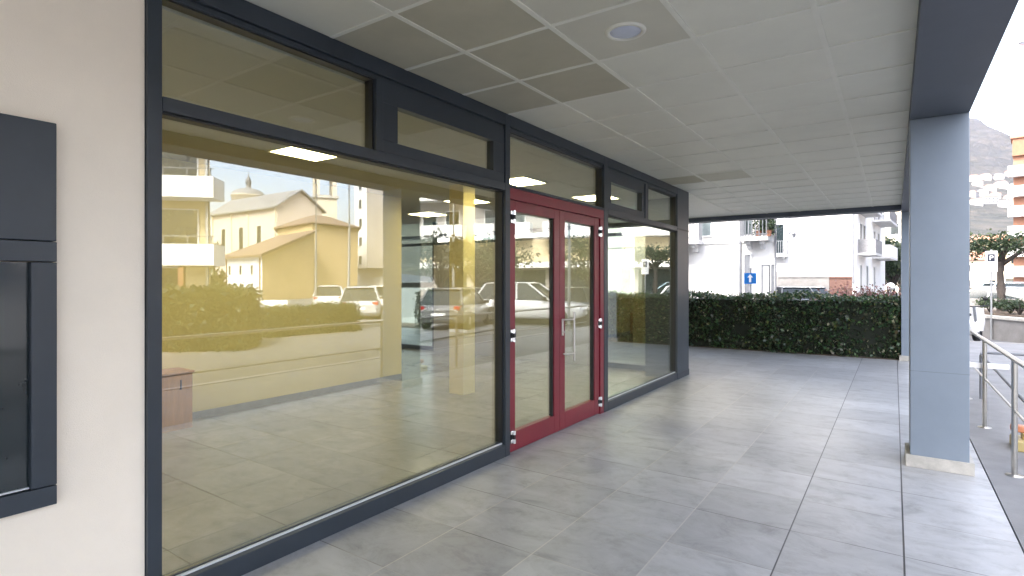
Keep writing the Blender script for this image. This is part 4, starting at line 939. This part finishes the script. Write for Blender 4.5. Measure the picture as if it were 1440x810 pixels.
# cars and trees over there
def rcar(u, t, rz, paint, label, kind='hatch'): q = R(u,0,t); return car((q.x,q.y,GZ), rz, paint, label, kind)
rcar(752,22.5,.9+PI/2+.45,'white','white SUV parked on the street, reflected in the left red door leaf','suv')
rcar(684,25,.9+PI/2,'dark','dark saloon parked on the street, reflected just left of the red doors','sedan')
rcar(648,21,.9+.3,'grey','grey hatchback parked nearest the arcade across the railing')
rcar(512,25,.75,'silver','silver hatchback parked in front of the ochre church hall')
rcar(535,33,.75,'white','white saloon parked behind the silver hatchback','sedan')
rcar(466,33,.7,'white','white hatchback parked before the hall wall, left of the silver one')
rcar(818,24,1.9,'dark','dark hatchback parked opposite, reflected in the right red door leaf')
for i,(u,t,h,r) in enumerate(((622,26,4.4,1.3),(672,33,4.6,1.8),(700,34,5.0,1.9),(830,31,4.6,1.6))):
    q = R(u,0,t); tree('roadside_tree', ['thin roadside tree reflected beside the shop column','round roadside tree in front of the shop windows, left one of the pair','round roadside tree in front of the shop windows, right one of the pair','roadside tree reflected in the right door leaf'][i], (q.x,q.y,GZ), h, 1.5, r, 2600, .17, M['treeleaf' if i == 0 else 'dkleaf'], 'roadside trees before the shop building', .09)
h0, h1 = R(870,0,30), R(655,0,33)
hedge('street_hedge', 'long dark hedge before the shop building across the street', (h0.x,h0.y), (h1.x,h1.y), .8, 1.1, 9000, .10, M['dkleaf'], rough=.07).location.z = GZ

# ------------------------------------------------------------------ air
hz = MB().box((-1400,-200,-2.2),(1500,2300,560)).build('haze', None) if False else None
HAZE = True
if HAZE:
    m, nt, out = newmat('haze_air'); pv_ = nd(nt, 'VolumePrincipled'); pv_.inputs['Color'].default_value = (.72,.74,1,1); pv_.inputs['Density'].default_value = .00010; pv_.inputs['Anisotropy'].default_value = .2
    nt.links.new(pv_.outputs[0], out.inputs['Volume'])
    o = MB().box((-2600,-1000,-1.6),(2600,3300,620)).build('haze', m); o['kind'] = 'stuff'; o.display_type = 'WIRE'

# ------------------------------------------------------------------ light, camera
s = Vector((-.45,-.9,0)).normalized(); EL = math.radians(48)
sd = Vector((s.x*math.cos(EL), s.y*math.cos(EL), math.sin(EL)))
sun = bpy.data.lights.new('sun', 'SUN'); sun.energy = 1.0; sun.angle = math.radians(14); sun.color = (1,.95,.87)
so = bpy.data.objects.new('sun', sun); COL.objects.link(so); so.rotation_euler = (-sd).to_track_quat('-Z','Y').to_euler()
wd = bpy.data.worlds.new('World'); scene.world = wd; wd.use_nodes = True; nt = wd.node_tree
bg = nt.nodes['Background']; sky = nt.nodes.new('ShaderNodeTexSky'); sky.sky_type = 'NISHITA'; sky.sun_disc = False
sky.sun_elevation = EL; sky.sun_rotation = math.atan2(s.x, s.y); sky.air_density = 1.0; sky.dust_density = 6.0; sky.ozone_density = 1.0; sky.altitude = 200
hs = nt.nodes.new('ShaderNodeHueSaturation'); hs.inputs['Saturation'].default_value = .58; nt.links.new(sky.outputs[0], hs.inputs['Color']); nt.links.new(hs.outputs[0], bg.inputs[0]); bg.inputs[1].default_value = .15
cam = bpy.data.cameras.new('camera'); cam.sensor_width = 36; cam.lens = 780/1440*36; cam.clip_end = 6000; cam.clip_start = .05; cam.shift_y = -9/1440
co = bpy.data.objects.new('camera', cam); COL.objects.link(co); co.location = (0,0,EYE); co.rotation_euler = (PI/2,0,TH); scene.camera = co
vs_ = scene.view_settings; vs_.view_transform = 'Standard'; vs_.look = 'None'; vs_.gamma = 1; vs_.use_curve_mapping = False; vs_.exposure = 2.87
cy = scene.cycles; cy.use_denoising = True; cy.max_bounces = 10; cy.diffuse_bounces = 5; cy.glossy_bounces = 5; cy.transparent_max_bounces = 24; cy.transmission_bounces = 6
cy.volume_bounces = 0; cy.caustics_reflective = False; cy.caustics_refractive = False; cy.sample_clamp_indirect = 8; cy.blur_glossy = .5
